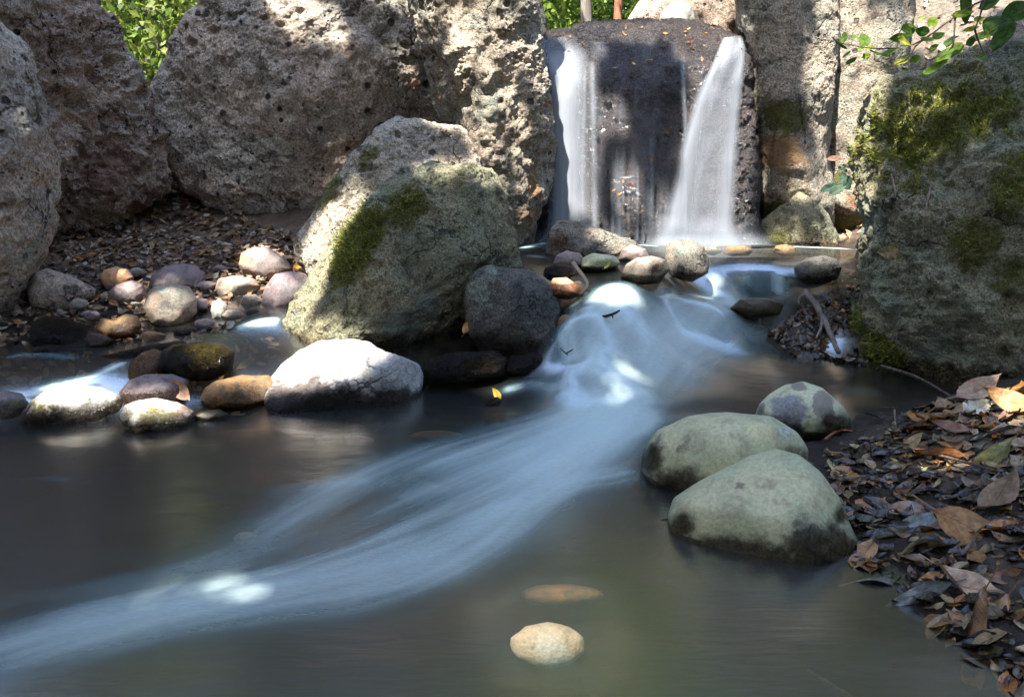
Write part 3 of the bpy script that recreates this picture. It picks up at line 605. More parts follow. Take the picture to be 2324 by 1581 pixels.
rock('boulder', [(1600,-250),(1671,0),(1676,50),(1700,108),(1706,180),(1691,230),(1690,300),(1711,370),(1726,440),(1722,520),(1730,600),(1800,620),(1880,600),(1900,480),(1880,350),(1890,150),(1900,-100),(1820,-300)], 4.44, (.30, .4), 'column',
     'tall grey boulder with green and ochre bands right of the waterfall', n=190, amp=.05, fq=4, hi=.4, rid=.006, seed=10, al=.72, planes=[(.7,.1,.7,.78)], patches=[('moss',1750,480,50,1.0,.7),('moss',1780,255,46,.8,1.5),('stain',1765,335,50,.9,1.3),('stain',1720,360,25,.6),('lichen',1740,250,50,.5)], wet=(.3, .05), pits=(70, .004, .014))
rock('boulder', [(1840,-200),(2000,-260),(2080,-60),(2060,200),(2010,420),(1990,590),(1900,610),(1868,540),(1850,440),(1838,300),(1850,150),(1852,0)], 4.5, (.2, .4), 'column',
     'sunlit leaning boulder between the banded boulder and the mossy boulder', n=120, amp=.04, fq=4, hi=.35, seed=12, planes=[(-.3,.4,.85,.7)], patches=[('moss',1930,500,40,.8),('moss',1910,400,30,.6),('stain',1940,450,30,.6),('moss',2000,150,50,.4)], pits=(60, .005, .016))
rock('small_boulder', [(1730,500),(1770,470),(1812,436),(1845,455),(1875,490),(1900,530),(1905,600),(1720,600)], 4.2, (.10, .2), 'mossy', 'low mossy green rock at the foot of the banded boulder', n=60, amp=.06, fq=4, seed=13, hi=.5, wet=(.3, .03), patches=[('moss',1770,540,30,.7),('wet',1830,550,40,.8,1.5)])
FALLR = rock('waterfall_rock', [(1180,640),(1185,300),(1190,130),(1215,92),(1260,72),(1330,51),(1440,41),(1550,44),(1620,62),(1664,88),(1694,140),(1712,300),(1716,640)], 4.5, (.36, .6), 'fallrock',
     'dark wet rounded rock the waterfall runs over', n=260, amp=.022, fq=6, hi=1.3, rid=.018, seed=14, al=.50, planes=[(0,.75,.66,.80)], nrand=1, smoothw=6)
# beyond the lip
rock('boulder', [(1415,60),(1440,20),(1470,-40),(1560,-120),(1650,-80),(1690,20),(1690,90),(1560,110),(1430,100)], 5.6, (.25, .4), 'tuff_warm', 'dark boulder in the shade above the waterfall', n=50, amp=.06, fq=3, seed=15)
rock('rock', [(1494,55),(1500,30),(1520,12),(1548,2),(1570,14),(1578,45),(1570,75),(1500,75)], 5.25, (.12, .16), 'white', 'bright white sunlit rock sitting on top of the waterfall', n=40, amp=.05, fq=3, seed=16)
rock('boulder', [(1195,100),(1200,-60),(1218,-40),(1228,10),(1240,45),(1246,80),(1250,130),(1200,140)], 5.0, (.1, .2), 'dark', 'thin dark slab of rock standing behind the left end of the waterfall', n=40, amp=.05, fq=3, seed=17)
rock('boulder', [(1672,-100),(1720,-120),(1740,0),(1720,120),(1680,130),(1668,60)], 5.3, (.12, .2), 'wetstone', 'black upright rock behind the right end of the waterfall', n=40, amp=.05, fq=3, seed=18)

# stones at the foot of the waterfall
rock('rock', [(1242,580),(1246,545),(1256,522),(1272,504),(1312,504),(1345,516),(1390,533),(1440,548),(1462,566),(1455,590),(1350,605),(1260,605)], 3.75, (.11, .12), 'sandy', 'rough long rock at the foot of the left waterfall with a dark near end', n=80, amp=.08, fq=4, hi=.7, rid=.04, seed=20, planes=[(.2,.7,.7,.7)], patches=[('wet',1275,555,28,1.1)], wet=(.3, .02))  # dark patch on the near end paints its shadow into the colour
STN = 'stones in the upper pool'
def stone(outl, Y, D, mat, label, seed, wet=None, group=None, n=36, amp=.035, fq=2.4, al=.85, patches=(), planes=(), nrand=2, hi=.3, cat='stone', name='stone', rid=0):
    return rock(name, outl, Y, D, mat, label, cat, group, n=n, amp=amp, fq=fq, al=al, seed=seed, wet=wet, patches=patches, planes=planes, nrand=nrand, hi=hi, rid=rid)
def oval(cx, cy, rx, ry, k=14, rot=0, jit=.06, seed=0):
    rg = np.random.default_rng(seed + 500); t = np.linspace(0, 2 * pi, k, endpoint=False); j = 1 + rg.normal(size=k) * jit
    ex, ey = np.cos(t) * rx * j, np.sin(t) * ry * j; c, s = cos(rot), sin(rot)
    return [(cx + a * c - b * s, cy + a * s + b * c) for a, b in zip(ex, ey)]
stone([(1255,600),(1262,580),(1285,568),(1315,575),(1330,592),(1325,610),(1270,612)], 3.42, (.06, .07), 'pink', 'pinkish stone just below the dark end of the long rock', 21, (.3, .015), STN)
stone([(1318,608),(1322,585),(1345,574),(1395,580),(1408,595),(1400,612),(1350,620)], 3.35, (.07, .08), 'river', 'grey oval stone with a yellow leaf in front, in the upper pool', 22, (.3, .02), STN)
stone([(1403,590),(1410,565),(1435,555),(1465,565),(1475,585),(1450,600)], 3.5, (.06, .07), 'pink', 'rounded pink grey stone behind the brown stone in the upper pool', 23, (.3, .015), STN)
stone([(1408,630),(1420,600),(1445,585),(1480,582),(1510,590),(1520,612),(1500,640),(1440,650)], 3.12, (.09, .1), 'tan', 'brown humped stone left of the pale angular block', 24, (.30, .03), STN, patches=[('wet',1490,610,22,.9)])
stone([(1508,600),(1512,560),(1530,543),(1570,545),(1598,560),(1612,590),(1608,620),(1570,640),(1525,630)], 3.2, (.09, .1), 'sandy', 'pale angular block of stone standing in the upper pool', 25, (.30, .03), STN, planes=[(-.5,.3,.8,.75),(.6,.2,.7,.75),(0,.8,.5,.75)], al=.7, patches=[('lichen',1550,570,30,.7)], n=50)
stone([(1232,625),(1236,608),(1265,598),(1300,604),(1312,622),(1290,635),(1245,636)], 3.2, (.06, .07), 'wetstone', 'black wet stone washed by water above the orange stone', 26, (.32, .03), STN)
stone([(1245,655),(1255,632),(1285,630),(1315,648),(1330,668),(1290,680),(1250,675)], 3.0, (.06, .07), 'pink', 'orange sunlit stone at the lip of the small cascade', 27, (.29, .012), STN, patches=[('stain',1285,645,40,.8)])
stone([(1640,575),(1650,560),(1690,556),(1710,568),(1700,580),(1660,582)], 3.72, (.04, .06), 'amber', 'flat orange stone left of two in the far pool edge', 28, (.3, .01), STN)
stone([(1752,572),(1760,558),(1785,554),(1806,562),(1808,576),(1780,584)], 3.7, (.04, .06), 'amber', 'round orange stone beside the dark twig at the far pool edge', 29, (.3, .01), STN)
stone([(1590,573),(1600,560),(1630,558),(1642,570),(1620,580)], 3.72, (.04, .05), 'sandy', 'small pale stone in the white foam beside the flat orange stone', 30, (.3, .01), STN)
stone([(1795,630),(1802,606),(1830,586),(1870,580),(1900,588),(1912,606),(1900,632),(1850,655),(1808,650)], 3.35, (.09, .1), 'dark', 'dark smooth stone beside the little right hand spill', 31, (.25, .06), STN, n=50)
stone([(1662,660),(1672,640),(1700,628),(1750,628),(1790,636),(1800,652),(1770,672),(1695,674)], 3.34, (.06, .1), 'wetstone', 'black wet ledge stone with water spilling over it', 32, (.3, .1), STN, n=50)
stone([(1655,700),(1680,678),(1740,676),(1780,690),(1770,715),(1700,725)], 3.15, (.06, .08), 'river', 'low grey stone under running water below the black ledge', 33, (.2, .05), STN)

# left group by the water
LG = 'cobbles along the left stream'
stone([(36,968),(46,935),(72,908),(110,882),(162,867),(232,880),(276,900),(294,930),(280,965),(200,1000),(100,1000)], 2.48, (.12, .13), 'white', 'broad rounded stone with a white sunlit top and mossy base, lower left', 40, (.0, .07), LG, n=70, patches=[('moss',90,945,40,.7),('moss',240,940,50,.5),('stain',110,945,40,.5)])
stone([(268,945),(280,918),(310,905),(350,902),(405,914),(440,934),(438,965),(390,995),(300,995)], 2.36, (.09, .09), 'white', 'small white capped stone with dripping mossy fringe, under the curled leaf', 41, (.0, .055), LG, n=60, patches=[('moss',340,955,40,.6,2),('stain',410,935,22,.6)], planes=[(0,.9,.35,.7)])
stone([(-40,960),(-30,900),(10,885),(50,892),(72,915),(66,955),(40,985),(-20,990)], 2.5, (.1, .1), 'plum', 'grey stone cut by the left edge beside the broad white topped stone', 42, (.0, .07), LG, patches=[('moss',40,920,30,.5)])
stone([(268,890),(290,862),(330,850),(390,848),(430,862),(440,890),(430,925),(350,940),(280,920)], 2.56, (.1, .1), 'plum', 'dark brown domed stone behind the small white capped stone', 43, (.02, .08), LG, n=50, patches=[('moss',420,880,30,.5)])
stone([(360,830),(368,800),(390,784),(450,776),(510,780),(532,800),(525,840),(480,865),(400,865)], 2.68, (.1, .1), 'wetstone', 'black mossy stone glistening in the left stream', 44, (.05, .2), LG, n=60, amp=.05, rid=.02, patches=[('moss',470,800,50,.8,1.6),('lichen',465,795,30,.4)])
stone([(285,870),(295,820),(320,800),(350,792),(375,800),(380,840),(360,875),(310,885)], 2.66, (.08, .1), 'amber', 'brown wet stone at the head of the white rill', 45, (.05, .2), LG)
stone([(455,905),(465,880),(490,864),(550,852),(610,850),(640,870),(630,910),(560,935),(480,930)], 2.56, (.1, .1), 'amber', 'low amber wet stone left of the pale flat topped rock', 46, (.0, .05), LG, n=50, patches=[('wet',540,910,40,.9,2)])
stone([(180,835),(240,806),(330,785),(420,770),(425,782),(330,810),(260,835),(200,846)], 2.80, (.05, .06), 'wetstone', 'thin black ridge of wet rock between two rills', 47, (.1, .2), LG, rid=.05, nrand=1)
stone([(440,945),(452,935),(500,928),(520,940),(512,955),(460,960)], 2.42, (.04, .05), 'river', 'flat green grey stone at the waterline beside the small white capped stone', 48, (.0, .06), LG)
BK = 'cobbles on the leaf strewn bank'
stone([(226,630),(238,612),(262,604),(290,610),(305,628),(300,655),(270,670),(240,660)], 3.52, (.08, .09), 'pink', 'orange sunlit stone at the top of the left bank cobbles', 50, None, BK, patches=[('stain',258,622,32,1.0)])
stone([(243,665),(262,645),(300,636),(325,645),(333,668),(322,692),(285,700),(250,690)], 3.36, (.08, .09), 'pink', 'pinkish stone half in shade leaning on the orange stone', 51, None, BK)
stone([(336,650),(345,622),(375,602),(415,596),(450,606),(468,630),(462,655),(420,670),(350,668)], 3.5, (.1, .1), 'plum', 'smooth plum grey stone resting above the round tan stone', 52, None, BK, n=46)
stone([(326,700),(332,668),(350,650),(390,644),(430,650),(448,678),(446,710),(420,740),(385,748),(345,735)], 3.16, (.11, .1), 'tan', 'round tan stone with a grey cap in the middle of the bank', 53, None, BK, n=50, patches=[('lichen',390,655,30,.5,1.6)])
stone([(540,600),(548,575),(575,562),(610,562),(645,585),(664,610),(650,636),(600,648),(555,632)], 3.62, (.1, .1), 'pink', 'pale pink cracked stone against the upper boulder', 54, None, BK, n=46, patches=[('stain',552,585,22,.8)])
stone([(488,655),(495,632),(530,625),(575,632),(592,650),(580,672),(530,682),(498,678)], 3.42, (.07, .08), 'tan', 'flat buff stone in a strip of sun beside the cracked stone', 55, None, BK)
stone([(592,690),(600,652),(625,622),(660,614),(695,620),(712,650),(700,690),(650,712),(605,710)], 3.3, (.1, .1), 'plum', 'grey stone with a lit left side wedged against the moss streaked boulder', 56, None, BK, n=46, patches=[('lichen',620,660,28,.4)])  # paler blotches on its left side
stone([(478,705),(482,685),(500,678),(515,690),(516,715),(505,730),(484,725)], 3.16, (.04, .05), 'white', 'small white pebble below the buff stone', 57, None, BK)
stone([(220,745),(228,722),(260,725),(285,712),(312,716),(322,740),(310,765),(260,778),(228,768)], 3.02, (.07, .07), 'amber', 'brown wet saddle shaped stone at the edge of the left stream', 58, (.11, .05), BK)
stone([(60,660),(75,620),(105,608),(160,625),(215,655),(222,690),(190,715),(110,710),(70,695)], 3.35, (.12, .12), 'tuff_warm', 'large dull brown stone half buried in litter beside the left edge boulder', 59, None, BK, n=46)
stone([(66,775),(70,735),(100,715),(150,722),(200,745),(215,775),(180,800),(90,800)], 3.0, (.09, .09), 'wetstone', 'wet slate grey stone in the corner by the left edge boulder', 60, (.16, .2), BK, n=40)
stone([(545,690),(552,670),(580,668),(598,682),(590,700),(558,704)], 3.28, (.04, .05), 'tan', 'little tan pebble left of the lit grey stone', 61, None, BK)
stone([(190,770),(200,750),(240,760),(262,772),(240,790),(200,790)], 2.92, (.04, .05), 'plum', 'small dark pebble at the water edge below the litter', 62, (.15, .06), BK)

for i, (px, py, rx, ry, Yk, mt, lb) in enumerate([(205,715,22,12,3.12,'plum','little grey pebble above the wet slate stone'),(345,765,30,13,2.98,'amber','low brown pebble at the waterline under the round tan stone'),(420,752,28,12,3.02,'wetstone','wet black pebble right below the round tan stone'),
    (465,735,24,13,3.08,'pink','reddish pebble under the small white pebble'),(455,690,22,14,3.22,'plum','grey pebble touching the right side of the round tan stone'),(530,715,26,12,3.14,'tan','buff pebble by the little side cascade'),(575,712,20,10,3.16,'wetstone','black pebble at the lip of the little side cascade'),
    (180,690,22,13,3.22,'tan','buff pebble in front of the half buried brown stone'),(470,650,24,13,3.44,'pink','pink pebble between the plum grey stone and the buff stone'),(310,618,20,11,3.6,'tan','small buff pebble right of the orange sunlit stone'),(500,612,20,10,3.66,'plum','grey pebble behind the buff stone'),
    (110,795,40,12,2.86,'wetstone','black flat stone at the water edge in front of the slate grey stone')]):
    stone(oval(px, py, rx, ry, seed=300 + i), Yk, (rx / FPX * Yk * .8,) * 2, mt, lb, 300 + i, None, BK, n=24)
# right foreground cobbles
stone([(1454,1065),(1456,1035),(1468,1005),(1495,975),(1560,946),(1650,936),(1750,944),(1808,980),(1836,1020),(1830,1080),(1760,1130),(1640,1150),(1530,1150),(1475,1110)], 1.98, (.16, .16), 'river', 'long green grey cobble with a wet dark left end, middle of three', 70, (.0, .012), n=110, amp=.022, hi=.25, patches=[('wet',1480,1040,40,1.2,1.0),('wet',1540,1120,70,1.1,1.4),('stain',1500,1010,30,.7),('wet',1800,1040,35,.8,1.6),('stain',1560,1010,20,.45,2,1.2),('moss',1570,990,70,.28),('lichen',1780,985,35,.6)], group='cobbles by the right bank')
stone([(1512,1195),(1516,1165),(1530,1130),(1600,1085),(1700,1032),(1762,1019),(1812,1034),(1862,1075),(1900,1130),(1922,1185),(1945,1230),(1930,1290),(1850,1340),(1700,1330),(1560,1290),(1520,1240)], 1.68, (.17, .16), 'river', 'largest pale green grey cobble nearest the camera', 71, (.0, .015), n=130, amp=.022, hi=.25, planes=[(-.1,.62,.78,.78)], patches=[('wet',1560,1190,38,1.0,1.0),('wet',1680,1250,44,1.2,3.2),('wet',1860,1240,60,1.3,1.4),('wet',1900,1170,24,1.0,.8),('stain',1600,1085,14,.6),('stain',1682,1105,16,.5),('stain',1560,1150,30,.4,1.5,-.5),('lichen',1760,1060,60,.3)], group='cobbles by the right bank')
stone([(1706,945),(1722,915),(1745,893),(1782,872),(1822,865),(1868,880),(1905,912),(1932,945),(1936,975),(1900,1000),(1820,1005),(1740,975)], 2.36, (.12, .12), 'patchy', 'patterned cobble with brown blotches, farthest of three', 72, (.0, .02), n=90, amp=.02, hi=.2, patches=[('stain',1866,918,30,1.3,.7),('stain',1812,877,12,.9,1.5),('lichen',1790,940,42,1.1),('stain',1725,930,22,.6),('wet',1900,970,36,1.1,1.5),('wet',1790,975,40,.8,2)], group='cobbles by the right bank')
stone([(1394,1110),(1400,1090),(1425,1080),(1448,1088),(1452,1105),(1430,1120)], 1.98, (.03, .04), 'pink', 'small pinkish stone breaking the surface left of the long cobble', 73, (.0, .01))
stone([(1460,1190),(1475,1180),(1515,1176),(1530,1190),(1510,1205),(1475,1205)], 1.72, (.03, .04), 'pink', 'thin pink stone half under water at the tip of the nearest cobble', 74, (.0, .01))
# under water
UW = 'stones under the water'
def sunk(px, py, rx, ry, mat, label, seed, z=-.035):
    z = z - .03
    p = on_plane(px, py, z); return stone(oval(px, py, rx, ry, seed=seed, jit=.02, k=20), p[1], (rx / FPX * p[1] * .6,) * 2, mat, label, seed, None, UW, amp=.02, nrand=0, n=60)
sunk(1242, 1462, 85, 52, 'white', 'bright white oval stone under shallow water in the foreground', 80, -.045)
sunk(1275, 1350, 95, 26, 'amber', 'long amber stone lit under the water above the white oval one', 81, -.028)
sunk(1285, 737, 20, 24, 'amber', 'amber stone in the first drop of the cascade', 82, .2)
sunk(1420, 802, 20, 18, 'pink', 'pale pink stone under the cascade ledge', 83, .11)
sunk(1742, 820, 22, 16, 'pink', 'buff stone under running water near the right mud bar', 84, .035)
sunk(1500, 800, 26, 16, 'amber', 'dim amber stone under the veil right of the cascade', 85, .07)
sunk(990, 990, 60, 14, 'amber', 'flat amber stone under dark water right of the pale rock', 86, -.03)
sunk(780, 1000, 70, 14, 'tan', 'flat tan stone under dark water in front of the pale rock', 87, -.03)
sunk(560, 1222, 30, 16, 'white', 'pale blurred pebble under the current at left centre', 88, -.03)
sunk(1270, 1140, 36, 18, 'pink', 'reddish stone under the dark eddy beside the long cobble', 89, -.04)
# wet shelf under the mid boulder
stone([(955,845),(975,815),(1040,800),(1120,798),(1150,815),(1140,850),(1040,870),(970,866)], 2.72, (.06, .08), 'wetstone', 'jagged wet shelf of black rock below the lichened dark rock', 63, (0, .3), None, n=60, rid=.06, hi=.8, amp=.06, al=.7)
stone([(1140,840),(1160,810),(1220,800),(1255,815),(1250,845),(1190,860)], 2.74, (.05, .07), 'wetstone', 'short wet ledge at the foot of the small cascade', 64, (0, .3), None, n=50, rid=.06, hi=.8, amp=.06, al=.7)
stone([(1095,915),(1108,903),(1130,900),(1142,910),(1132,922),(1105,924)], 2.42, (.03, .04), 'wetstone', 'black pointed stone with a yellow leaf stuck upright on it', 65, (0, .2), None, n=24)

bpy.context.view_layer.update()
DG = bpy.context.evaluated_depsgraph_get()
def cast(px, py):
    d = Vector(ray(px, py)).normalized(); ok, loc, nor, i, ob, m = S.ray_cast(DG, Vector(CAMP), d)
    return (np.array(loc), np.array(nor), ob) if ok else (None, None, None)

# ------------------------------------------------------------------ waterfalls
def fall(left, right, label, prof, streak=.5, seed=0, nu=40, nv=110, off=.025, name='waterfall'):
    """a thin closed veil of water that follows the rock over its lip and drops clear of it"""
    L = spline(left, nv); Rr = spline(right, nv); P = np.zeros((nv, nu, 3)); fo = np.zeros((nv, nu)); Yv = np.zeros((nv, nu)); inv = FALLR[0].matrix_world.inverted()
    ycur = None; tu = np.linspace(0, 1, nu); o_ = inv @ Vector(CAMP)
    for i in range(nv):
        ys = np.full(nu, np.nan)
        for j in range(nu):
            a = L[i] * (1 - tu[j]) + Rr[i] * tu[j]; d = Vector(ray(*a)).normalized()
            ok, loc, nor, _ = FALLR[0].ray_cast(o_, inv.to_3x3() @ d)
            if ok: ys[j] = (FALLR[0].matrix_world @ loc)[1]
        if np.isnan(ys).all(): ys[:] = 4.4 if ycur is None else ycur.min()
        bad = np.isnan(ys); ys[bad] = np.interp(np.where(bad)[0], np.where(~bad)[0], ys[~bad])
        ker = np.hanning(19)[1:-1]; ker /= ker.sum(); ys = np.convolve(np.pad(ys, 8, 'edge'), ker, 'valid') - off
        ycur = ys if ycur is None else np.minimum(ys, ycur) if i > 12 else ys
        Yv[i] = ycur; fo[i] = prof(tu, i / (nv - 1))
    kv = np.hanning(15)[1:-1]; kv /= kv.sum(); Yv = np.apply_along_axis(lambda c_: np.convolve(np.pad(c_, 6, 'edge'), kv, 'valid'), 0, Yv)
    for i in range(nv):
        for j in range(nu):
            a = L[i] * (1 - tu[j]) + Rr[i] * tu[j]; P[i, j] = at(a[0], a[1], Yv[i, j])
    q = np.stack([np.tile(tu * nu * (.12 if nu < 80 else .2), nv), np.repeat(np.linspace(0, .35 if nu < 80 else 2.2, nv), nu), np.full(nu * nv, seed * 3.3)], 1)
    fo = np.clip(fo.ravel() * (1 + streak * 1.6 * fbm(q, 3, .6, seed)), 0, 1)
    B = P.copy(); B[..., 1] += .012
    V = np.concatenate([P.reshape(-1, 3), B.reshape(-1, 3)]); F = grid_faces(nv, nu); F = np.concatenate([F[:, ::-1], F + nu * nv])
    o = mesh_np(name, V, F, M['fall'], attrs={'foam': np.concatenate([fo, fo * .6])}, loc=P[-1, nu // 2])
    return tag(o, label, 'waterfall', 'strands of the waterfall')
edge = lambda u, a=.18, b=.18: np.minimum(1, u / a) ** 1.3 * np.minimum(1, (1 - u) / b) ** 1.3
fall([(1208,92),(1230,140),(1238,200),(1240,300),(1244,420),(1238,500),(1215,572)], [(1310,80),(1338,120),(1346,200),(1348,300),(1350,420),(1352,500),(1360,572)], 'broad white veil of water falling at the left side of the wet rock',
     lambda u, v: edge(u, .2, .4) * (.30 + .66 * smooth(.06, .20, v)) * (1.0 - .45 * u), .35, 1)
fall([(1640,86),(1612,150),(1578,215),(1542,320),(1520,420),(1498,500),(1465,572)], [(1686,80),(1694,120),(1686,220),(1680,320),(1676,420),(1672,500),(1680,572)], 'fan of water fanning out from the right notch of the wet rock',
     lambda u, v: edge(u, .16, .14) * (.40 + .55 * np.exp(-((u - .14) / .13) ** 2) + .45 * np.exp(-((u - .86) / .10) ** 2)) * (.8 + .25 * v), .35, 2)
fall([(1455,480),(1445,520),(1435,550),(1425,584)], [(1730,480),(1745,520),(1765,550),(1790,584)], 'white splash where the right fan of water meets the pool',
     lambda u, v: edge(u, .35, .3) * smooth(.0, .8, v) * 1.0, .3, 31, 40, 24, .07)
fall([(1180,515),(1172,540),(1165,560),(1160,586)], [(1350,500),(1355,530),(1358,555),(1360,586)], 'white splash at the foot of the broad left veil',
     lambda u, v: edge(u, .35, .4) * smooth(.05, .85, v) * 1.0, .3, 32, 40, 24, .07)
fall([(1335,95),(1338,200),(1342,400),(1345,572)], [(1560,95),(1550,200),(1530,400),(1520,572)], 'thin film of water over the bare middle of the wet rock, its streaks painted as glints',
     lambda u, v: edge(u, .1, .1) * (.05 + .13 * smooth(.3, 1, v)), 1.2, 44, 90, 110, .012)  # pale streaks on this film paint glints over the flat rock
for i, (pts, w_, a, lab) in enumerate([([(1345,130),(1347,260),(1350,400),(1350,565)], 11, .5, 'narrow strand of water right beside the broad left veil'),
        ([(1328,145),(1326,260),(1322,400),(1324,560)], 5, .4, 'thin thread of water along the inner edge of the left veil'),
        ([(1549,120),(1552,220),(1556,300),(1556,420),(1556,560)], 7, .62, 'long bright thread of water just left of the right fan'),
        ([(1447,370),(1448,440),(1447,545)], 4, .4, 'short thread of water low on the middle of the wet rock'),
        ([(1388,420),(1390,480),(1390,555)], 5, .22, 'faint trickle low on the rock between the veil and the short thread'),
        ([(1478,300),(1480,420),(1482,555)], 6, .18, 'faint broad trickle right of the short thread on the wet rock')]):
    fall([(x - w_, y) for x, y in pts], [(x + w_, y) for x, y in pts], lab, lambda u, v, a=a: edge(u, .5, .5) * a * smooth(0, .1, v), .5, 5 + i, 8, 70)

# ------------------------------------------------------------------ leaves
def leaf_geo(L, W, nu=10, nv=7, curl=.15, fold=.2, lobe=0., tip=1.0, stem=.3, rg=None, wav=.04):
    u = np.linspace(0, 1, nu); v = np.linspace(-1, 1, nv); U, Vv = np.meshgrid(u, v, indexing='ij')
    hw = W / 2 * np.sin(pi * np.clip(U, .005, .995) ** (.85 * tip)) ** .75 * (1 + lobe * np.sin(U * 22 + (Vv > 0) * 1.3))
    x = (U - .5) * L; y = Vv * hw; z = fold * np.abs(y) * 1.0 + curl * L * (4 * (U - .5) ** 2 - .4)
    if rg is not None:
        ph = rg.uniform(0, 6, 4); z = z + wav * L * (np.sin(U * 6 + ph[0] + Vv * 1.5) + .7 * np.sin(Vv * 4 + ph[1] + U * 3) * np.abs(Vv))
        x = x + .05 * L * np.sin(Vv * 2 + ph[2])
    P = np.stack([x, y, z], -1).reshape(-1, 3); F = grid_faces(nu, nv); lu, lv = U.ravel(), Vv.ravel()
    if stem:
        k = 4; sx = np.linspace(-L / 2 - stem * L, -L / 2 + .02 * L, k); sw = L * .012; sz = curl * L * .6 + .02 * L + (sx + L / 2) * -.25
        Sv = np.stack([np.repeat(sx, 2), np.tile([-sw, sw], k), np.repeat(sz, 2)], 1); Fs = grid_faces(k, 2) + len(P)
        P = np.vstack([P, Sv]); F = np.vstack([F, Fs]); lu = np.r_[lu, np.zeros(2 * k)]; lv = np.r_[lv, np.zeros(2 * k)]
    return P, F, lu, lv
def frame(n, ang, tilt=(0, 0)):
    n = np.asarray(n, float); n = n / np.linalg.norm(n); a = np.cross([0, 1, 0], n); a /= np.linalg.norm(a) + 1e-9; b = np.cross(n, a)
    x = a * cos(ang) + b * sin(ang); y = -a * sin(ang) + b * cos(ang); m = np.stack([x, y, n], 1)
    cx, sx, cy, sy = cos(tilt[0]), sin(tilt[0]), cos(tilt[1]), sin(tilt[1])
    return m @ np.array([[1, 0, 0], [0, cx, -sx], [0, sx, cx]]) @ np.array([[cy, 0, sy], [0, 1, 0], [-sy, 0, cy]])
def leaf(px, py, Lpx, wr, ang, col, label, mat='dryleaf', seed=0, up=.012, n=None, group=None, tilt=None, Y=None, name='leaf', cat='leaf', parent=None, **kw):
    """one leaf; ang is its direction as seen in plan, Lpx its length in display pixels where it lies"""
    rg = np.random.default_rng(seed + 900)
    if Y is None:
        p, nn, ob = cast(px, py)
        if n is None: n = nn * .5 + np.array([0, 0, .6]) if nn[2] > .3 else nn
    else: p = at(px, py, Y)
    if n is None: n = (0, 0, 1)
    L = Lpx * np.linalg.norm(p - CAMP) / FPX; g = dict(curl=rg.uniform(.05, .16), fold=rg.uniform(.08, .35)); g.update(kw)
    P, F, lu, lv = leaf_geo(L, L * wr, rg=rg, **g); m = frame(n, ang, tilt or (rg.normal() * .12, rg.normal() * .12))
    P = P @ m.T; nn = np.asarray(n, float) / np.linalg.norm(n); P += p + nn * up
    c = np.asarray(col)[None] * (1 + .25 * fbm(P * 60, 2, .5, seed)[:, None])
    o = mesh_np(name, P, F, M[mat], attrs={'lu': lu, 'lv': lv}, colors=c, loc=p, parent=parent)
    if parent is not None: o.location = p - np.array(parent.location)
    else: tag(o, label, cat, group)
    return o
BR, TAN, ORG, PAL, YEL, GRN, DK, RED = (.16, .085, .045), (.36, .23, .13), (.36, .16, .04), (.50, .44, .34), (.55, .38, .06), (.16, .22, .06), (.05, .035, .025), (.22, .06, .04)
def scatter(name, region, count, Lr, pal, seed, kind='stuff', mat='dryleaf', up=.012, wr=(.35, .6), keep=None, wild=.35):
    """loose litter nobody could count: many small curled leaves lying on the ground, one object"""
    rg = np.random.default_rng(seed); parts, cols, LU, LV = [], [], [], []
    pg = np.array(region); lo, hi = pg.min(0), pg.max(0)
    tmpl = [leaf_geo(1, rg.uniform(*wr), 5, 5, rg.uniform(.03, .2), rg.uniform(.05, .5), 0, 1, 0, rg, .06) for _ in range(12)]
    done = 0; tries = 0
    while done < count and tries < count * 12:
        tries += 1; x = rg.uniform(lo[0], hi[0]); y = rg.uniform(lo[1], hi[1])
        ins = False; j = len(pg) - 1
        for i in range(len(pg)):
            if (pg[i, 1] > y) != (pg[j, 1] > y) and x < (pg[j, 0] - pg[i, 0]) * (y - pg[i, 1]) / (pg[j, 1] - pg[i, 1]) + pg[i, 0]: ins = not ins
            j = i
        if not ins: continue
        z = float(Gf(np.array([x]), np.array([y]))[0])
        if keep and not keep(x, y, z, rg): continue
        done += 1; P, F, lu, lv = tmpl[rg.integers(12)]; L = rg.uniform(*Lr)
        e = .02; nx = -(float(Gf0(x + e, y)) - float(Gf0(x - e, y))) / (2 * e); ny = -(float(Gf0(x, y + e)) - float(Gf0(x, y - e))) / (2 * e)
        m = frame((nx + rg.normal() * wild, ny + rg.normal() * wild, 1), rg.uniform(0, 2 * pi))
        parts.append((P * L @ m.T + [x, y, z + up * rg.uniform(.1, 1.5)], F)); cols.append(np.repeat([np.array(pal[rg.integers(len(pal))]) * rg.uniform(.6, 1.25)], len(P), 0)); LU.append(lu); LV.append(lv)
    V, F = join(parts)
    return tag(mesh_np(name, V, F, M[mat], attrs={'lu': np.concatenate(LU), 'lv': np.concatenate(LV)}, colors=np.concatenate(cols)), kind=kind)
def gp(px, py, z): return tuple(on_plane(px, py, z)[:2])
DRYP = [(.24, .14, .07), BR, TAN, (.36, .23, .13), (.55, .42, .27), (.16, .10, .06), ORG, (.30, .21, .14), PAL]
scatter('leaf_litter', [gp(60,770,.17), gp(540,745,.2), gp(680,640,.23), gp(690,530,.35), gp(520,470,.44), gp(380,435,.48), (-2.2, 4.4), (-2.3, 3.2)], 3600, (.018, .055), [tuple(.7 * v_ for v_ in c_) for c_ in DRYP], 31)
WETP = [DK, DK, DK, BR, (.10, .07, .05), (.08, .075, .07), (.20, .12, .07), (.05, .05, .055), (.34, .20, .10), (.16, .14, .09), (.36, .16, .05), (.40, .22, .08), (.38, .32, .2), (.30, .25, .17), (.09, .10, .06)]
WETP = [tuple((.75 if max(c_) > .15 else .5) * v_ for v_ in (c_[0], c_[1] * .88, c_[2] * .7)) for c_ in WETP]
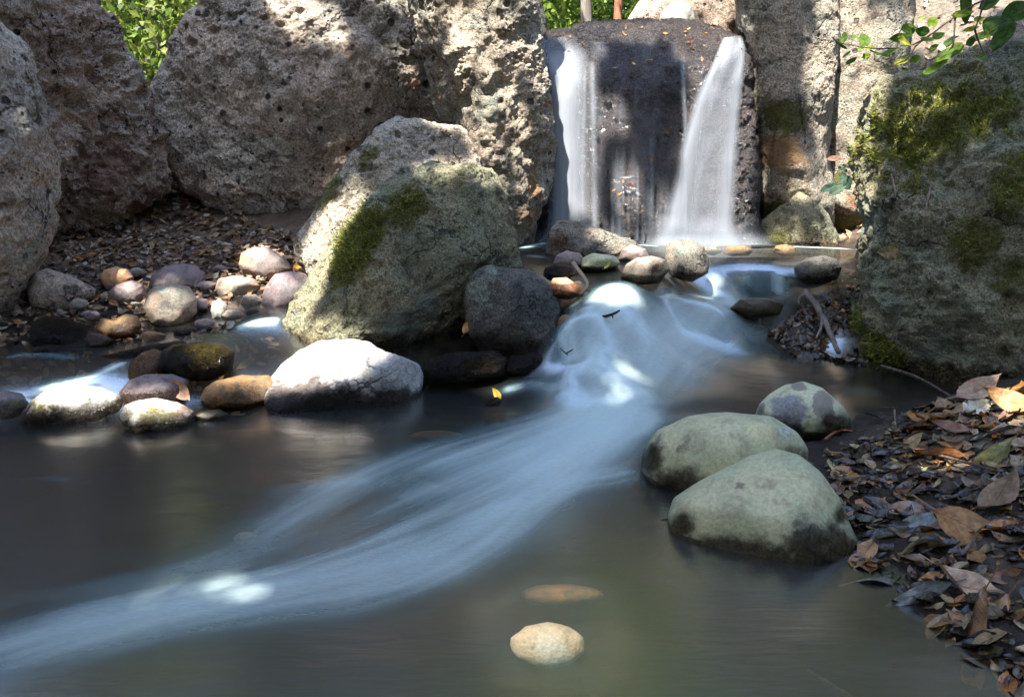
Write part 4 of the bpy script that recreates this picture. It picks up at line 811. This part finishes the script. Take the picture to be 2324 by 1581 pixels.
scatter('leaf_litter', [gp(1940,1010,.01), gp(2130,905,.03), gp(2324,870,.1), (1.9, 2.6), (1.7, 1.6), (1.5, .95), gp(2324,1600,.01), gp(2220,1540,0), gp(2100,1420,0), gp(1935,1260,0), gp(1890,1100,0), gp(1880,1020,0)], 2600, (.012, .07), WETP, 32, mat='wetleaf', up=.005, wild=.12)
scatter('leaf_litter', [gp(2060,960,.04), gp(2130,905,.03), gp(2324,870,.1), (1.9, 2.6), (1.7, 1.9), gp(2200,1080,.04)], 170, (.04, .10), [BR, TAN, ORG, (.3, .2, .12), (.2, .12, .07), PAL, (.16, .1, .06)], 36, up=.018, wild=.3)
rg = np.random.default_rng(55); tw = []
for _ in range(90):
    p = np.array(gp(rg.uniform(1930, 2324), rg.uniform(930, 1480), .02)); L = rg.uniform(.02, .08); a_ = rg.uniform(0, pi); q = p + L * np.array([cos(a_), sin(a_)]); z_ = [float(Gf(np.array([v_[0]]), np.array([v_[1]]))[0]) + rg.uniform(.006, .022) for v_ in (p, q)]
    if p[0] < .9: continue
    tw.append(tube([(*p, z_[0]), (*((p + q) / 2 + rg.normal(size=2) * .006), sum(z_) / 2 + .003), (*q, z_[1])], .0018, .0010, 8, 5, .2, 1))
tag(mesh_np('twig_litter', *tube_mesh(tw), M['twig']), kind='stuff')
scatter('leaf_litter', [gp(1735,775,.06), gp(1790,715,.16), gp(1850,672,.2), gp(1960,640,.25), gp(1968,830,.03), gp(1870,825,.02), gp(1790,805,.04)], 900, (.018, .05), [DK, DK, BR, (.06, .055, .05), (.14, .09, .06), (.24, .2, .14), (.08, .085, .09), (.2, .13, .07)], 33, mat='wetleaf', up=.010, wild=.35)
scatter('leaf_litter', [(1.5, 4.4), (2.0, 3.9), (3.2, 3.8), (3.6, 5.6), (1.8, 5.6)], 900, (.025, .07), [TAN, PAL, BR, (.42, .33, .22), RED, (.5, .4, .3)], 34)

bpy.context.view_layer.update(); DG = bpy.context.evaluated_depsgraph_get()
DL = 'distinct leaves of the right bank'
for i, (px, py, Lp, wr, an, co, mt, lab, kw) in enumerate([
    (2200,1212,150,.55,-.75,(.30,.15,.05),'dryleaf','large orange brown leaf standing out at the right of the nearest cobble', dict(up=.02, curl=.05, n=(-.1,-.6,.8))),
    (2190,1338,125,.5,-.6,(.46,.33,.23),'dryleaf','pale crumpled tan leaf near the lower right corner', dict(up=.018, wav=.09, n=(0,-.4,.9))),
    (2190,1425,190,.32,-.5,(.20,.11,.05),'wetleaf','long wet brown leaf half floating at the lower right', dict(up=.008, curl=.04)),
    (2240,1395,110,.4,-.4,(.28,.14,.04),'wetleaf','rust brown leaf between the pale crumpled leaf and the long wet leaf', dict(up=.012)),
    (2090,1132,110,.4,.1,(.34,.19,.07),'wetleaf','torn orange leaf with a dark stem in the middle of the litter', dict(up=.012, lobe=.15)),
    (2090,1090,110,.45,.25,(.22,.25,.13),'dryleaf','broad grey green leaf behind the torn orange leaf', dict(up=.012)),
    (2060,1165,120,.5,-.2,(.22,.13,.09),'wetleaf','brown leaf with pale back lying left of the large orange brown leaf', dict(up=.01)),
    (2270,1130,130,.5,.5,(.20,.13,.07),'dryleaf','brown leaf with a long stem behind the large orange brown leaf', dict(up=.016)),
    (2290,1090,120,.5,.2,(.25,.20,.10),'dryleaf','olive tan leaf on the right edge above the long stemmed leaf', dict(up=.02)),
    (2210,900,100,.5,.35,(.38,.25,.16),'dryleaf','big tan leaf leaning on the mossy boulder', dict(up=.035, n=(0,-.5,.8))),
    (2205,945,80,.5,.5,(.52,.50,.40),'dryleaf','pale cream leaf with a lobed edge on the heap', dict(up=.035, lobe=.2, n=(0,-.5,.8))),
    (2295,930,100,.45,-.9,(.40,.22,.09),'dryleaf','curled orange leaf in the sun at the right edge', dict(up=.04, curl=.25, n=(-.3,-.5,.8))),
    (2255,955,60,.5,.2,(.42,.30,.16),'dryleaf','honey coloured leaf between the cream leaf and the curled orange leaf', dict(up=.04)),
    (2100,975,70,.45,.2,(.24,.13,.08),'dryleaf','brown curled leaf at the left edge of the heap', dict(up=.02, curl=.2)),
    (2150,985,80,.4,-.4,(.20,.10,.06),'wetleaf','dark red brown leaf folded below the cream leaf', dict(up=.02, fold=.5)),
    (2245,1005,110,.5,.2,(.16,.11,.10),'dryleaf','purple brown leaf spread out on the heap', dict(up=.035)),
    (2075,1010,55,.45,.1,(.42,.30,.15),'dryleaf','small tan leaf tipped on edge beside the wet glints', dict(up=.015, n=(-.5,-.5,.6))),
    (2042,1052,40,.35,-.1,(.50,.38,.08),'dryleaf','small yellow leaf right of the long cobble', dict(up=.01)),
    (2130,1048,100,.4,-.4,(.30,.13,.05),'wetleaf','glossy orange brown leaf folded in half near the stick', dict(up=.015, fold=.6)),
    (2085,1075,80,.35,-.25,(.34,.38,.16),'wetleaf','wet yellow green leaf shining in the middle of the litter', dict(up=.012)),
    (2240,1048,110,.4,.5,(.24,.24,.09),'dryleaf','olive green leaf curled up at its tip', dict(up=.02, curl=.3)),
    (1990,1045,60,.4,.6,(.20,.18,.14),'wetleaf','grey wet leaf beside the long cobble', dict(up=.008)),
    (2065,1190,140,.35,-.15,(.12,.14,.14),'wetleaf','slate grey leaf soaked flat near the ripples', dict(up=.006)),
    (2080,1240,130,.4,-.3,(.34,.29,.18),'wetleaf','buff leaf soaked flat below the large orange brown leaf', dict(up=.006)),
    (2130,1140,40,.5,.3,(.32,.10,.12),'dryleaf','small pink red leaf tip beside the torn orange leaf', dict(up=.016)),
    (1930,1160,70,.5,.9,(.05,.05,.05),'wetleaf','black wet leaf in the shade right of the nearest cobble', dict(up=.006)),
    (1995,1090,80,.4,.0,(.07,.05,.045),'wetleaf','dark curled leaf arching beside the cobbles', dict(up=.02, curl=.25)),
    (2000,1320,150,.22,.12,(.13,.14,.11),'wetleaf','grey leaf lying at the dark water edge below the ripples', dict(up=.006)),
    (2090,1345,150,.2,-.15,(.12,.14,.14),'wetleaf','long bluish leaf edge at the waterline below the ripples', dict(up=.006)),
    ]):
    leaf(px, py, Lp, wr, an, co, lab, mt, seed=i, group=DL, **kw)
leaf(2022, 570, 48, .7, 1.4, (.50, .38, .20), 'pale tan leaf stuck to the left face of the mossy boulder', seed=60, up=.006)
leaf(1060, 742, 34, .5, 1.2, (.50, .28, .10), 'orange leaf caught on the bottom of the lichened dark rock', seed=61, up=.02, n=(0,-.9,.3))
leaf(415, 890, 75, .45, -1.0, (.34, .20, .13), 'curled brown leaf resting on the domed stone at left', seed=62, up=.02, n=(-.2,-.8,.5), curl=.2)
leaf(1131, 893, 32, .5, 1.3, (.60, .34, .03), 'bright yellow leaf standing upright on the black pointed stone', seed=63, up=.015, n=(-.3,-.9,.2))
leaf(676, 606, 22, .6, .3, (.55, .27, .03), 'orange leaf wedged between the cracked stone and the upper boulder', seed=64, up=.012, n=(0,-.9,.3))
leaf(1377, 605, 20, .45, .8, (.55, .55, .12), 'small yellow green leaf in front of the grey oval stone', seed=65, up=.012, n=(0,-.8,.5))
leaf(1945, 692, 40, .35, .4, (.24, .36, .14), 'green leaf lying on the mud bar near the mossy boulder', 'greenleaf', seed=66)
leaf(1905, 690, 50, .2, -.3, (.30, .40, .12), 'narrow green blade on the mud bar', 'greenleaf', seed=67)
leaf(1870, 770, 26, .5, .2, (.55, .48, .12), 'small yellow leaf on the mud bar left of the stick', seed=68, up=.008)
leaf(1805, 800, 44, .5, .5, (.08, .05, .045), 'dark brown leaf curled at the water edge of the mud bar', seed=69, up=.015, curl=.25)
leaf(1880, 808, 60, .35, -.2, (.20, .15, .10), 'brown leaf with a pale edge at the tip of the mud bar', seed=70, up=.012)
leaf(165, 725, 46, .5, .4, (.10, .16, .09), 'green ivy like leaf on the litter by the left edge boulder', 'greenleaf', seed=71, up=.015)
RL = 'fallen leaves stuck on the boulder left of the waterfall'
for i, (px, py, l, c_) in enumerate([(945,190,20,TAN),(995,130,18,ORG),(1010,190,20,PAL),(1012,245,20,PAL),(1000,215,14,TAN),(930,195,14,ORG),(965,300,14,PAL),(1010,300,12,ORG)]):
    leaf(px, py, l, .5, i * 1.3, c_, 'small dry leaf clinging to the seam of the dappled boulder', seed=80 + i, up=.006, group=RL)
WL = 'leaves on the wet waterfall rock'
rg = np.random.default_rng(77)
for i in range(36):
    a, b = rg.uniform(1280, 1640), 60 + abs(rg.normal()) * 60
    if i > 28: a, b = rg.uniform(1370, 1530), rg.uniform(160, 480)
    if b > 500: continue
    leaf(a, b, rg.uniform(7, 15), .42, rg.uniform(0, 3), [ORG, TAN, YEL, (.45, .25, .12), RED][rg.integers(5)], 'small orange or yellow leaf stuck on the wet waterfall rock', seed=100 + i, up=.004, group=WL, curl=.03)
leaf(1438, 148, 17, .35, 1.9, (.65, .40, .03), 'largest yellow leaf near the top centre of the wet waterfall rock', seed=150, up=.008)

# ------------------------------------------------------------------ sticks and straws
def stick(pts, r0, r1, label, mat='twig', Y=None, up=.006, cat='stick', name='stick', sub=(), n=24, group=None):
    def wp(L_):
        out = []
        for q in L_:
            if len(q) == 3: out.append(at(q[0], q[1], q[2]))
            else:
                p, nn, o = cast(*q); out.append(p + np.array([0, -.3, .9]) * up)
        return out
    tb = [tube(wp(pts), r0, r1, n, 7, .25, len(pts))] + [tube(wp(s_), r0 * .55, r1 * .4, 10, 6, .25, 3) for s_ in sub]
    V, F = tube_mesh(tb); o = mesh_np(name, V, F, M[mat], loc=V[0]); return tag(o, label, cat, group)
stick([(1826,662,3.2),(1850,690,3.13),(1872,730,3.05),(1890,770,2.97),(1903,800,2.90)], .013, .008, 'weathered forked stick leaning on the mud bar', mat='bark', sub=[[(1830,664,3.19),(1815,676,3.17),(1812,690,3.14)],[(1868,722,3.06),(1862,748,3.02),(1852,768,2.98)]])
stick([(1301,597,3.1),(1318,620,3.05),(1332,640,3.0),(1330,655,2.97),(1316,668,2.95)], .008, .004, 'dark hooked twig poking out above the small cascade', 'blacktwig', cat='twig', name='twig')
stick([(1342,723,2.78),(1370,718,2.78),(1392,712,2.77),(1407,704,2.77)], .006, .003, 'short black twig with a knob lying in the white cascade', 'blacktwig', sub=[[(1390,712,2.77),(1391,722,2.77)]], cat='twig', name='twig')
stick([(1463,552,3.6),(1466,538,3.6),(1462,526,3.6)], .004, .002, 'tiny forked twig standing in foam at the end of the long rock', 'blacktwig', sub=[[(1466,538,3.6),(1472,528,3.6)]], cat='twig', name='twig')
stick([(1705,560,3.75),(1760,558,3.72),(1825,548,3.7)], .008, .003, 'dark twig lying along the far edge of the upper pool', 'blacktwig', cat='twig', name='twig')
stick([(1252,772,2.75),(1270,790,2.7),(1290,806,2.66)], .005, .003, 'black twig hanging at the left foot of the cascade', 'blacktwig', sub=[[(1285,802,2.67),(1300,792,2.66)]], cat='twig', name='twig')
for pts, lab in [([(2113,418),(2104,460),(2096,500),(2090,535)], 'longest reddish straw hanging down the face of the mossy boulder'), ([(2115,420),(2130,460),(2145,515)], 'straw crossing off to the right from the top of the longest straw'),
                 ([(2022,400),(2030,435),(2036,460)], 'short thin straw on the left part of the mossy boulder'), ([(2100,610),(2108,640),(2118,665)], 'dark red straw low on the mossy boulder'), ([(2145,478),(2170,482)], 'short pale straw lying level on the mossy boulder')]:
    stick(pts, .0035, .002, lab, 'straw', up=.008, cat='straw', name='straw', group='straws on the mossy boulder')
stick([(2090,1040),(2150,1052),(2230,1075),(2260,1082)], .004, .002, 'thin brown stem lying across the leaves of the right bank', up=.018, cat='twig', name='twig')
stick([(1870,1005),(1900,985),(1935,985)], .004, .002, 'reddish twig in the water between the patterned cobble and the litter', 'redbark', up=.012, cat='twig', name='twig')
stick([(1960,945),(1980,950),(2000,960)], .005, .003, 'short dark twig at the tip of the right litter', 'blacktwig', up=.015, cat='twig', name='twig')
stick([(2030,930,2.25),(2032,965,2.22)], .003, .002, 'upright pale stem poking from the litter', 'straw', cat='twig', name='twig')
stick([(1830,1521,1.24),(1880,1550,1.21),(1960,1600,1.17)], .004, .004, 'brown stem crossing the bottom edge of the photo', up=.01, cat='twig', name='twig')
stick([(2000,830,2.78),(2080,855,2.72),(2160,900,2.6)], .006, .003, 'pale root line along the foot of the mossy boulder', cat='root', name='root')

# ------------------------------------------------------------------ leafy branch top right
def leafy(name, label, cat, stems, leaves, Y, leafmat='greenleaf', r=(.004, .0015), seed=0, jitter=.12):
    rg = np.random.default_rng(seed); root = empty(name, at(*stems[0][0], Y)); tag(root, label, cat)
    V, F = tube_mesh([tube([at(a, b, Y + rg.normal() * .02) for a, b in s_], r[0], r[1], 20, 6, .15, 2) for s_ in stems])
    o = mesh_np('stem', V, F, M['twig'], parent=root, loc=np.array(root.location)); o.location = (0, 0, 0)
    for i, (px, py, Lp, an, wr, co) in enumerate(leaves):
        # a leaf hangs facing the viewer or the sky; an is its direction in the picture plane
        n = (rg.normal() * .35, -.75, .65 + rg.normal() * .25)
        leaf(px, py, Lp, wr, an, co, None, leafmat, seed=200 + i + seed, up=0, n=n, Y=Y + rg.normal() * jitter, parent=root, curl=rg.uniform(.0, .1), fold=.2, tilt=(rg.normal() * .3, rg.normal() * .3), stem=.12)
    return root
def cq(a, b): return (1859.2 + .2205 * a, .2205 * b)
G1, G2, G3, G4 = (.22, .33, .035), (.12, .22, .03), (.06, .13, .02), (.42, .46, .05)
LV = [(255,390,105,1.2,.75,G2),(345,385,110,1.4,.85,G2),(465,415,135,1.3,.85,G2),(440,490,90,.3,.7,G2),(525,497,85,.1,.5,G4),(205,455,180,.1,.3,G3),(285,560,110,.4,.35,G3),(330,630,150,.9,.35,G3),(485,578,90,1.0,.8,G1),(590,545,130,.1,.55,G3),(720,545,150,1.4,.9,G2),
      (880,430,190,.3,.4,G4),(880,490,100,.5,.7,G1),(830,390,200,.2,.4,G3),(1022,190,125,1.4,.85,G1),(1165,230,130,.8,.75,G1),(910,310,190,.2,.6,G3),(1060,320,120,1.2,.8,G3),(960,270,90,-.2,.4,G1),(1120,410,160,.2,.5,G3),(1230,370,110,-.3,.7,G2),(1330,440,120,1.1,.7,G3),(1180,490,90,.1,.6,G2),
      (1470,145,170,.5,.4,G1),(1650,200,120,.2,.6,G4),(1570,300,140,-.1,.4,G4),(1720,300,110,.5,.7,G2),(1640,380,190,.4,.5,G3),(1560,430,150,.6,.5,G3),(1730,370,80,.8,.5,G1),(1340,560,260,.1,.55,G2),(1420,480,130,.3,.6,G1),(1260,600,110,.2,.5,G1),
      (840,640,150,.2,.4,G4),(985,610,110,.3,.6,G2),(720,690,120,.1,.4,G1),(890,720,100,.1,.35,G2),(900,580,80,.2,.5,G1),(1020,640,70,-.4,.5,G1),(1670,590,120,1.4,.5,G2),(1850,260,330,.4,.75,G3),(1900,380,300,.3,.6,G3),(1500,40,330,.1,.5,G3),(1750,40,200,.3,.5,G3),(2050,120,300,.6,.6,G3),(1180,700,280,.35,.25,G2)]
leafy('leafy_branch', 'green leafy branch hanging into the top right corner above the mossy boulder', 'branch',
      [[cq(2200,-150), cq(1700,0), cq(1400,170), cq(1130,370), cq(900,480), cq(560,500), cq(230,450)], [cq(1130,370), cq(1000,470), cq(900,600), cq(720,700)], [cq(1400,170), cq(1380,450), cq(1340,520)], [cq(1600,300), cq(1630,400), cq(1700,560)], [cq(1700,0), cq(1650,180), cq(1600,300)]],
      [(*cq(a, b), l * .2205, an, wr, co) for a, b, l, an, wr, co in LV], 2.9, seed=1)
DG1, DG2 = (.05, .10, .07), (.09, .15, .10)
leafy('sprig', 'small dark green sprig in front of the sunlit leaning boulder', 'sprig', [[(1948,345), (1930,372), (1905,385), (1880,395)]],
      [(1893,360,30,-.5,.5,(.30,.17,.12)),(1912,385,26,.4,.7,DG2),(1915,405,30,.9,.75,DG2),(1925,415,34,1.1,.8,DG1),(1882,425,40,.5,.45,DG1),(1902,430,38,.2,.55,DG2),(1925,378,34,.2,.3,DG1)], 3.55, r=(.003, .0012), seed=7)
leaf(1941, 465, 18, .6, 1.2, (.6, .03, .06), 'small crimson leaf showing left of the mossy boulder', Y=3.6, seed=95, n=(0,-1,.2))
leaf(2236, 47, 20, .6, .6, (.5, .06, .06), 'red leaf on the sunlit bank behind the leafy branch', seed=96)

# ------------------------------------------------------------------ trees behind
def tree(name, label, x, y, h, rad, crown_r, crown_z, bark, pal, nleaf, lsz, seed, lean=(0, 0), nl=6, group='trees behind the boulders', keep=None, limb_pts=None):
    rg = np.random.default_rng(seed); z0 = float(Gf(np.array([x]), np.array([y]))[0]) - .05; root = empty(name, (x, y, z0)); tag(root, label, 'tree', group)
    b = np.array([x, y, z0]); top = b + np.array([lean[0], lean[1], h])
    tb = [tube([b, b * .66 + top * .34 + rg.normal(size=3) * .06 * [1, 1, 0], b * .33 + top * .67 + rg.normal(size=3) * .1 * [1, 1, 0], top], rad, rad * .3, 30, 10, .18, seed)]
    cl = []
    for i in range(nl):
        f = rg.uniform(.3, .95); s_ = b + (top - b) * f; a = rg.uniform(0, 2 * pi); e = s_ + np.array([cos(a) * crown_r * rg.uniform(.5, 1), sin(a) * crown_r * rg.uniform(.5, 1), rg.uniform(.0, .5) * crown_r])
        tb.append(tube([s_, (s_ + e) / 2 + [0, 0, .12 * crown_r], e], rad * .35, rad * .08, 14, 6, .2, i)); cl.append(e); cl.append((s_ + e) / 2)
    V, F = tube_mesh(tb); o = mesh_np('trunk', V, F, bark, parent=root, loc=b); o.location = (0, 0, 0)
    cc = np.array([x + lean[0], y + lean[1], z0 + crown_z])
    for _ in range(34):
        d = rg.normal(size=3); d /= np.linalg.norm(d); cl.append(cc + d * crown_r * np.array([1, 1, .85]) * rg.uniform(.35, 1))
    cl = np.array(cl); k = rg.integers(len(cl), size=nleaf); P0 = cl[k] + rg.normal(size=(nleaf, 3)) * crown_r * .14
    if keep is not None: m = keep(P0); P0 = P0[m]; k = k[m]
    o = leaf_cloud('crown', P0, lsz, pal, rg, k, root); return root
def leaf_cloud(name, P0, lsz, pal, rg, k, root):
    n = len(P0); d = rg.normal(size=(n, 3)); d[:, 2] -= .4; d /= np.linalg.norm(d, axis=1)[:, None]; sd = np.cross(d, rg.normal(size=(n, 3))); sd /= np.linalg.norm(sd, axis=1)[:, None]
    L = lsz * rg.uniform(.6, 1.4, n)[:, None]; wv = L * .27; nn = np.cross(d, sd) * L * .08
    V = np.stack([P0 - d * L / 2, P0 + sd * wv + nn, P0 + d * L / 2, P0 - sd * wv + nn], 1).reshape(-1, 3); F = np.arange(4 * n).reshape(-1, 4)
    ton = np.random.default_rng(5).uniform(.75, 1.25, int(k.max()) + 1)[k] if len(k) else 1
    col = np.array(pal)[rg.integers(len(pal), size=n)] * (ton * rg.uniform(.8, 1.2, n))[:, None]
    o = mesh_np(name, V, F, M['treeleaf'], parent=root, colors=np.repeat(col, 4, 0), loc=np.array(root.location)); o.location = (0, 0, 0); return o
GP = [(.10, .17, .03), (.13, .22, .035), (.06, .11, .02), (.20, .26, .05), (.16, .20, .04)]
tree('leafy_tree', 'dense green tree filling the gap between the two left boulders', -2.95, 7.6, 3.4, .09, 1.25, .45, M['bark'], GP, 11000, .07, 1)
tree('leafy_tree', 'olive green tree at the upper left edge of the green gap', -3.9, 8.8, 4.0, .10, 1.5, .7, M['palebark'], [(.14, .15, .04), (.09, .12, .03), (.22, .20, .07)], 8000, .075, 2)
tree('leafy_tree', 'yellow green tree far back in the gap between the two left boulders', -4.0, 12.5, 5.0, .12, 2.0, .8, M['bark'], [(.22, .28, .05), (.16, .24, .04), (.28, .30, .07)], 8000, .09, 3)
tree('leafy_tree', 'bright green shrubby tree left of the pale trunk above the waterfall', .22, 7.4, 2.6, .05, .75, .45, M['bark'], [(.16, .26, .04), (.11, .20, .03), (.22, .32, .06)], 4500, .07, 4)
tree('pale_tree', 'pale trunked tree above the left part of the waterfall', .56, 6.9, 4.5, .045, 1.3, 2.2, M['palebark'], GP, 4000, .08, 5, nl=4)
tree('red_tree', 'slim reddish brown trunk rising behind the waterfall lip', .74, 6.6, 4.5, .03, 1.0, 3.4, M['redbark'], GP, 2500, .08, 6, lean=(-.12, 0), nl=3)
tree('leafy_tree', 'green tree behind the slim reddish trunk', 1.45, 9.5, 4.2, .08, 1.4, .5, M['bark'], GP, 9000, .085, 7)
tree('leafy_tree', 'tree on top of the right bank behind the leafy branch', 3.9, 7.2, 4.0, .12, 1.5, 2.6, M['bark'], [(.06, .08, .025), (.09, .10, .04)], 5000, .09, 8)

rg = np.random.default_rng(9); NW = 260000; th = np.r_[rg.uniform(.7, 2 * pi - .7, 1000), rg.uniform(-.7, .7, 700)]; rr = rg.uniform(10, 16, 1700)
cw = np.stack([rr * np.sin(th), 3 + rr * np.cos(th), rg.uniform(0.6, 9.5, 1700) * np.where(np.cos(th) > .7, 1.5, 1)], 1)
wood = empty('wood', (0, 14, 1.5)); kw_ = rg.integers(1700, size=NW)
ow = leaf_cloud('far_wood', cw[kw_] + rg.normal(size=(NW, 3)) * .85, .24, [(.055, .065, .025), (.075, .085, .035), (.04, .045, .02), (.11, .11, .05)], rg, kw_, wood); ow.parent = None; ow.location = (0, 14, 1.5); tag(ow, kind='stuff'); bpy.data.objects.remove(wood)
# ------------------------------------------------------------------ unseen tree added to shade the stream; leaves left out where sun should fall
bpy.context.view_layer.update(); DG = bpy.context.evaluated_depsgraph_get()
def ell(cx, cy, rx, ry, rot=0, k=16):
    t = np.linspace(0, 2 * pi, k, endpoint=False); a, b = np.cos(t) * rx, np.sin(t) * ry; return [(cx + p * cos(rot) - q * sin(rot), cy + p * sin(rot) + q * cos(rot)) for p, q in zip(a, b)]
GAPS = [[(600,-60),(700,0),(760,35),(795,75),(775,115),(730,98),(680,72),(610,45)], [(800,-40),(900,-40),(930,20),(870,15)], [(895,130),(935,145),(955,200),(990,240),(1035,275),(1040,295),(990,295),(950,260),(925,215),(895,185)],
    [(1030,110),(1080,140),(1110,250),(1125,320),(1135,385),(1085,380),(1060,310),(1035,220)], [(1075,-40),(1130,-30),(1180,80),(1200,150),(1165,170),(1110,80)], ell(1048,70,26,36), [(1110,190),(1170,230),(1220,340),(1235,460),(1205,500),(1165,330)], ell(1215,500,30,60), ell(970,20,40,40),
    [(672,600),(725,500),(785,435),(835,440),(800,500),(745,575),(705,660)], [(940,390),(1080,368),(1135,390),(1115,405),(1060,388),(960,405)], [(630,760),(690,650),(735,580),(745,620),(690,740),(650,800)],
    [(605,890),(620,850),(690,780),(730,750),(840,758),(860,800),(800,855),(700,885),(640,900)], [(60,925),(100,885),(160,862),(240,874),(290,905),(210,922),(110,935)], [(270,930),(300,900),(360,895),(440,925),(420,945),(300,955)],
    ell(262,620,36,26), ell(300,672,26,26), ell(388,705,55,42), ell(585,590,45,30), ell(540,650,55,26), ell(628,660,34,40), ell(497,703,20,26), ell(270,745,44,20), ell(465,800,50,22), ell(540,862,70,14),
    [(1205,70),(1330,60),(1345,160),(1350,490),(1250,495),(1200,575),(1185,560),(1232,300)], [(1640,70),(1690,75),(1700,300),(1690,575),(1480,575),(1540,400),(1560,220)], [(1480,530),(1730,535),(1960,560),(1960,580),(1480,570)], [(1335,512),(1470,560),(1440,575),(1350,545)], ell(1450,600,30,18), ell(1560,575,45,35), ell(1290,645,50,20), ell(1420,565,40,16),
     ell(1850,592,50,10), ell(1690,565,130,14), ell(1930,590,30,12), ell(600,735,50,16), ell(1480,600,14,60),
    [(1845,-60),(1900,-60),(2010,150),(1985,330),(1900,350),(1845,260),(1815,180),(1860,110)], [(1860,320),(1970,350),(1970,570),(1890,560),(1855,420)], ell(1540,30,50,40), ell(1815,440,28,18),
    ell(1290,110,70,40), ell(1600,110,70,40), ell(1440,72,180,24), ell(1592,190,24,85), ell(1385,262,40,26), ell(1420,430,30,60), ell(1500,480,22,50),   ell(1285,1346,120,30), ell(1242,1462,180,130), ell(2300,925,40,40), ell(2120,75,150,40), ell(1920,440,40,80), ell(1120,885,40,20), ell(2130,1052,60,16), ell(1950,890,30,12)]
THIN = [[(1960,-60),(2260,-60),(2240,150),(1980,175)], ell(1990,60,30,90), ell(2120,40,30,80)]
GP_ = [(1.0, np.array(g)) for g in GAPS] + [(.99, np.array(ell(455,1337,120,14))), (.5, np.array(ell(1390,862,80,55))), (.99, np.array(ell(1385,668,75,30))), (.3, np.array(ell(455,1338,190,40)))] + [(.22, np.array(g)) for g in THIN]
def in_gap(px, py):
    for wgt, g in GP_:
        if px < g[:, 0].min() or px > g[:, 0].max() or py < g[:, 1].min() or py > g[:, 1].max(): continue
        ins = False; j = len(g) - 1
        for i in range(len(g)):
            if (g[i, 1] > py) != (g[j, 1] > py) and px < (g[j, 0] - g[i, 0]) * (py - g[i, 1]) / (g[j, 1] - g[i, 1]) + g[i, 0]: ins = not ins
            j = i
        if ins: return wgt
    return 0.0
SUNV = Vector(-TO_SUN)
def sunlit(p):
    ok, loc, nor, i, ob, m = S.ray_cast(DG, Vector(p), SUNV)
    if not ok: return 0.0
    h = np.array(loc)
    if ob.name.startswith('water') and ob.name != 'water':     # veils: take them as they are
        pass
    a, b = to_px(h); return in_gap(float(a), float(b))
rg = np.random.default_rng(42); NC = 300000; ZC = 6.0
x0, x1, y0, y1 = -4.1, 4.0, .3, 5.5; st = .022
sx = np.arange(x0, x1, st); sy = np.arange(y0, y1, st); sh = TO_SUN[:2] / TO_SUN[2] * ZC
lit = np.array([[sunlit((a + sh[0], b_ + sh[1], ZC)) for b_ in sy] for a in sx])
kb = np.hanning(9)[1:-1]; kb /= kb.sum(); bl = lit.copy()
for ax in (0, 1): bl = np.apply_along_axis(lambda c_: np.convolve(c_, kb, 'same'), ax, bl)
one = (lit >= 1) * 1.0; gr = one.copy()
for dx, dy in ((1, 0), (-1, 0), (0, 1), (0, -1)): gr = np.maximum(gr, np.roll(np.roll(one, dx, 0), dy, 1))
bl = np.where(gr == 1, 1, np.maximum(bl * 1.25, np.where(lit < .9, lit, 0))); bl = np.clip(bl, 0, 1)
z = rg.uniform(5.5, 6.5, NC); fx, fy = rg.uniform(x0, x1, NC), rg.uniform(y0, y1, NC)
keep = rg.random(NC) > 1 - (1 - bl[np.minimum(((fx - x0) / st).astype(int), len(sx) - 1), np.minimum(((fy - y0) / st).astype(int), len(sy) - 1)]) ** 2
P0 = np.stack([fx, fy, z], 1); P0[:, :2] += TO_SUN[None, :2] / TO_SUN[2] * z[:, None]; P0 = P0[keep]
b = np.array([-4.6, 1.2, .3]); root = empty('added_shade_tree', b); tag(root, 'unseen tree added over the stream, its crown shaped for the dappled shade', 'tree')
tb = [tube([b, b + [.1, 0, 2.2], b + [.2, -.4, 4.2], b + [.7, -1.2, 5.6]], .24, .12, 30, 10, .15, 1)]
def clear(p):       # a limb only grows where it shades what the photo shows in shade
    q = p - TO_SUN[None] / TO_SUN[2] * (p[:, 2:] - ZC); i_ = ((q[:, 0] - sh[0] - x0) / st).astype(int); j_ = ((q[:, 1] - sh[1] - y0) / st).astype(int)
    ok = (i_ >= 3) & (j_ >= 3) & (i_ < len(sx) - 3) & (j_ < len(sy) - 3); return sum(bl[a_ - 3:a_ + 4, c_ - 3:c_ + 4].max() > .3 for a_, c_ in zip(i_[ok], j_[ok])) == 0
s_ = b + [.7, -1.2, 5.5]
for _ in range(400):
    e = np.array([rg.uniform(-4, 2), rg.uniform(-3, 2), rg.uniform(5.9, 6.5)]); pts_ = [s_, (s_ + e) / 2 + rg.normal(size=3) * .3, e]
    if clear(spline(pts_, 60)): tb.append(tube(pts_, .06, .012, 24, 7, .2, 2))
    if len(tb) > 8: break
V, F = tube_mesh(tb); o = mesh_np('trunk', V, F, M['bark'], parent=root, loc=b); o.location = (0, 0, 0)
leaf_cloud('crown', P0, .08, [(.05, .09, .02), (.07, .12, .025), (.035, .07, .015)], rg, rg.integers(200, size=len(P0)), root)
print('canopy leaves', len(P0), 'of', NC)
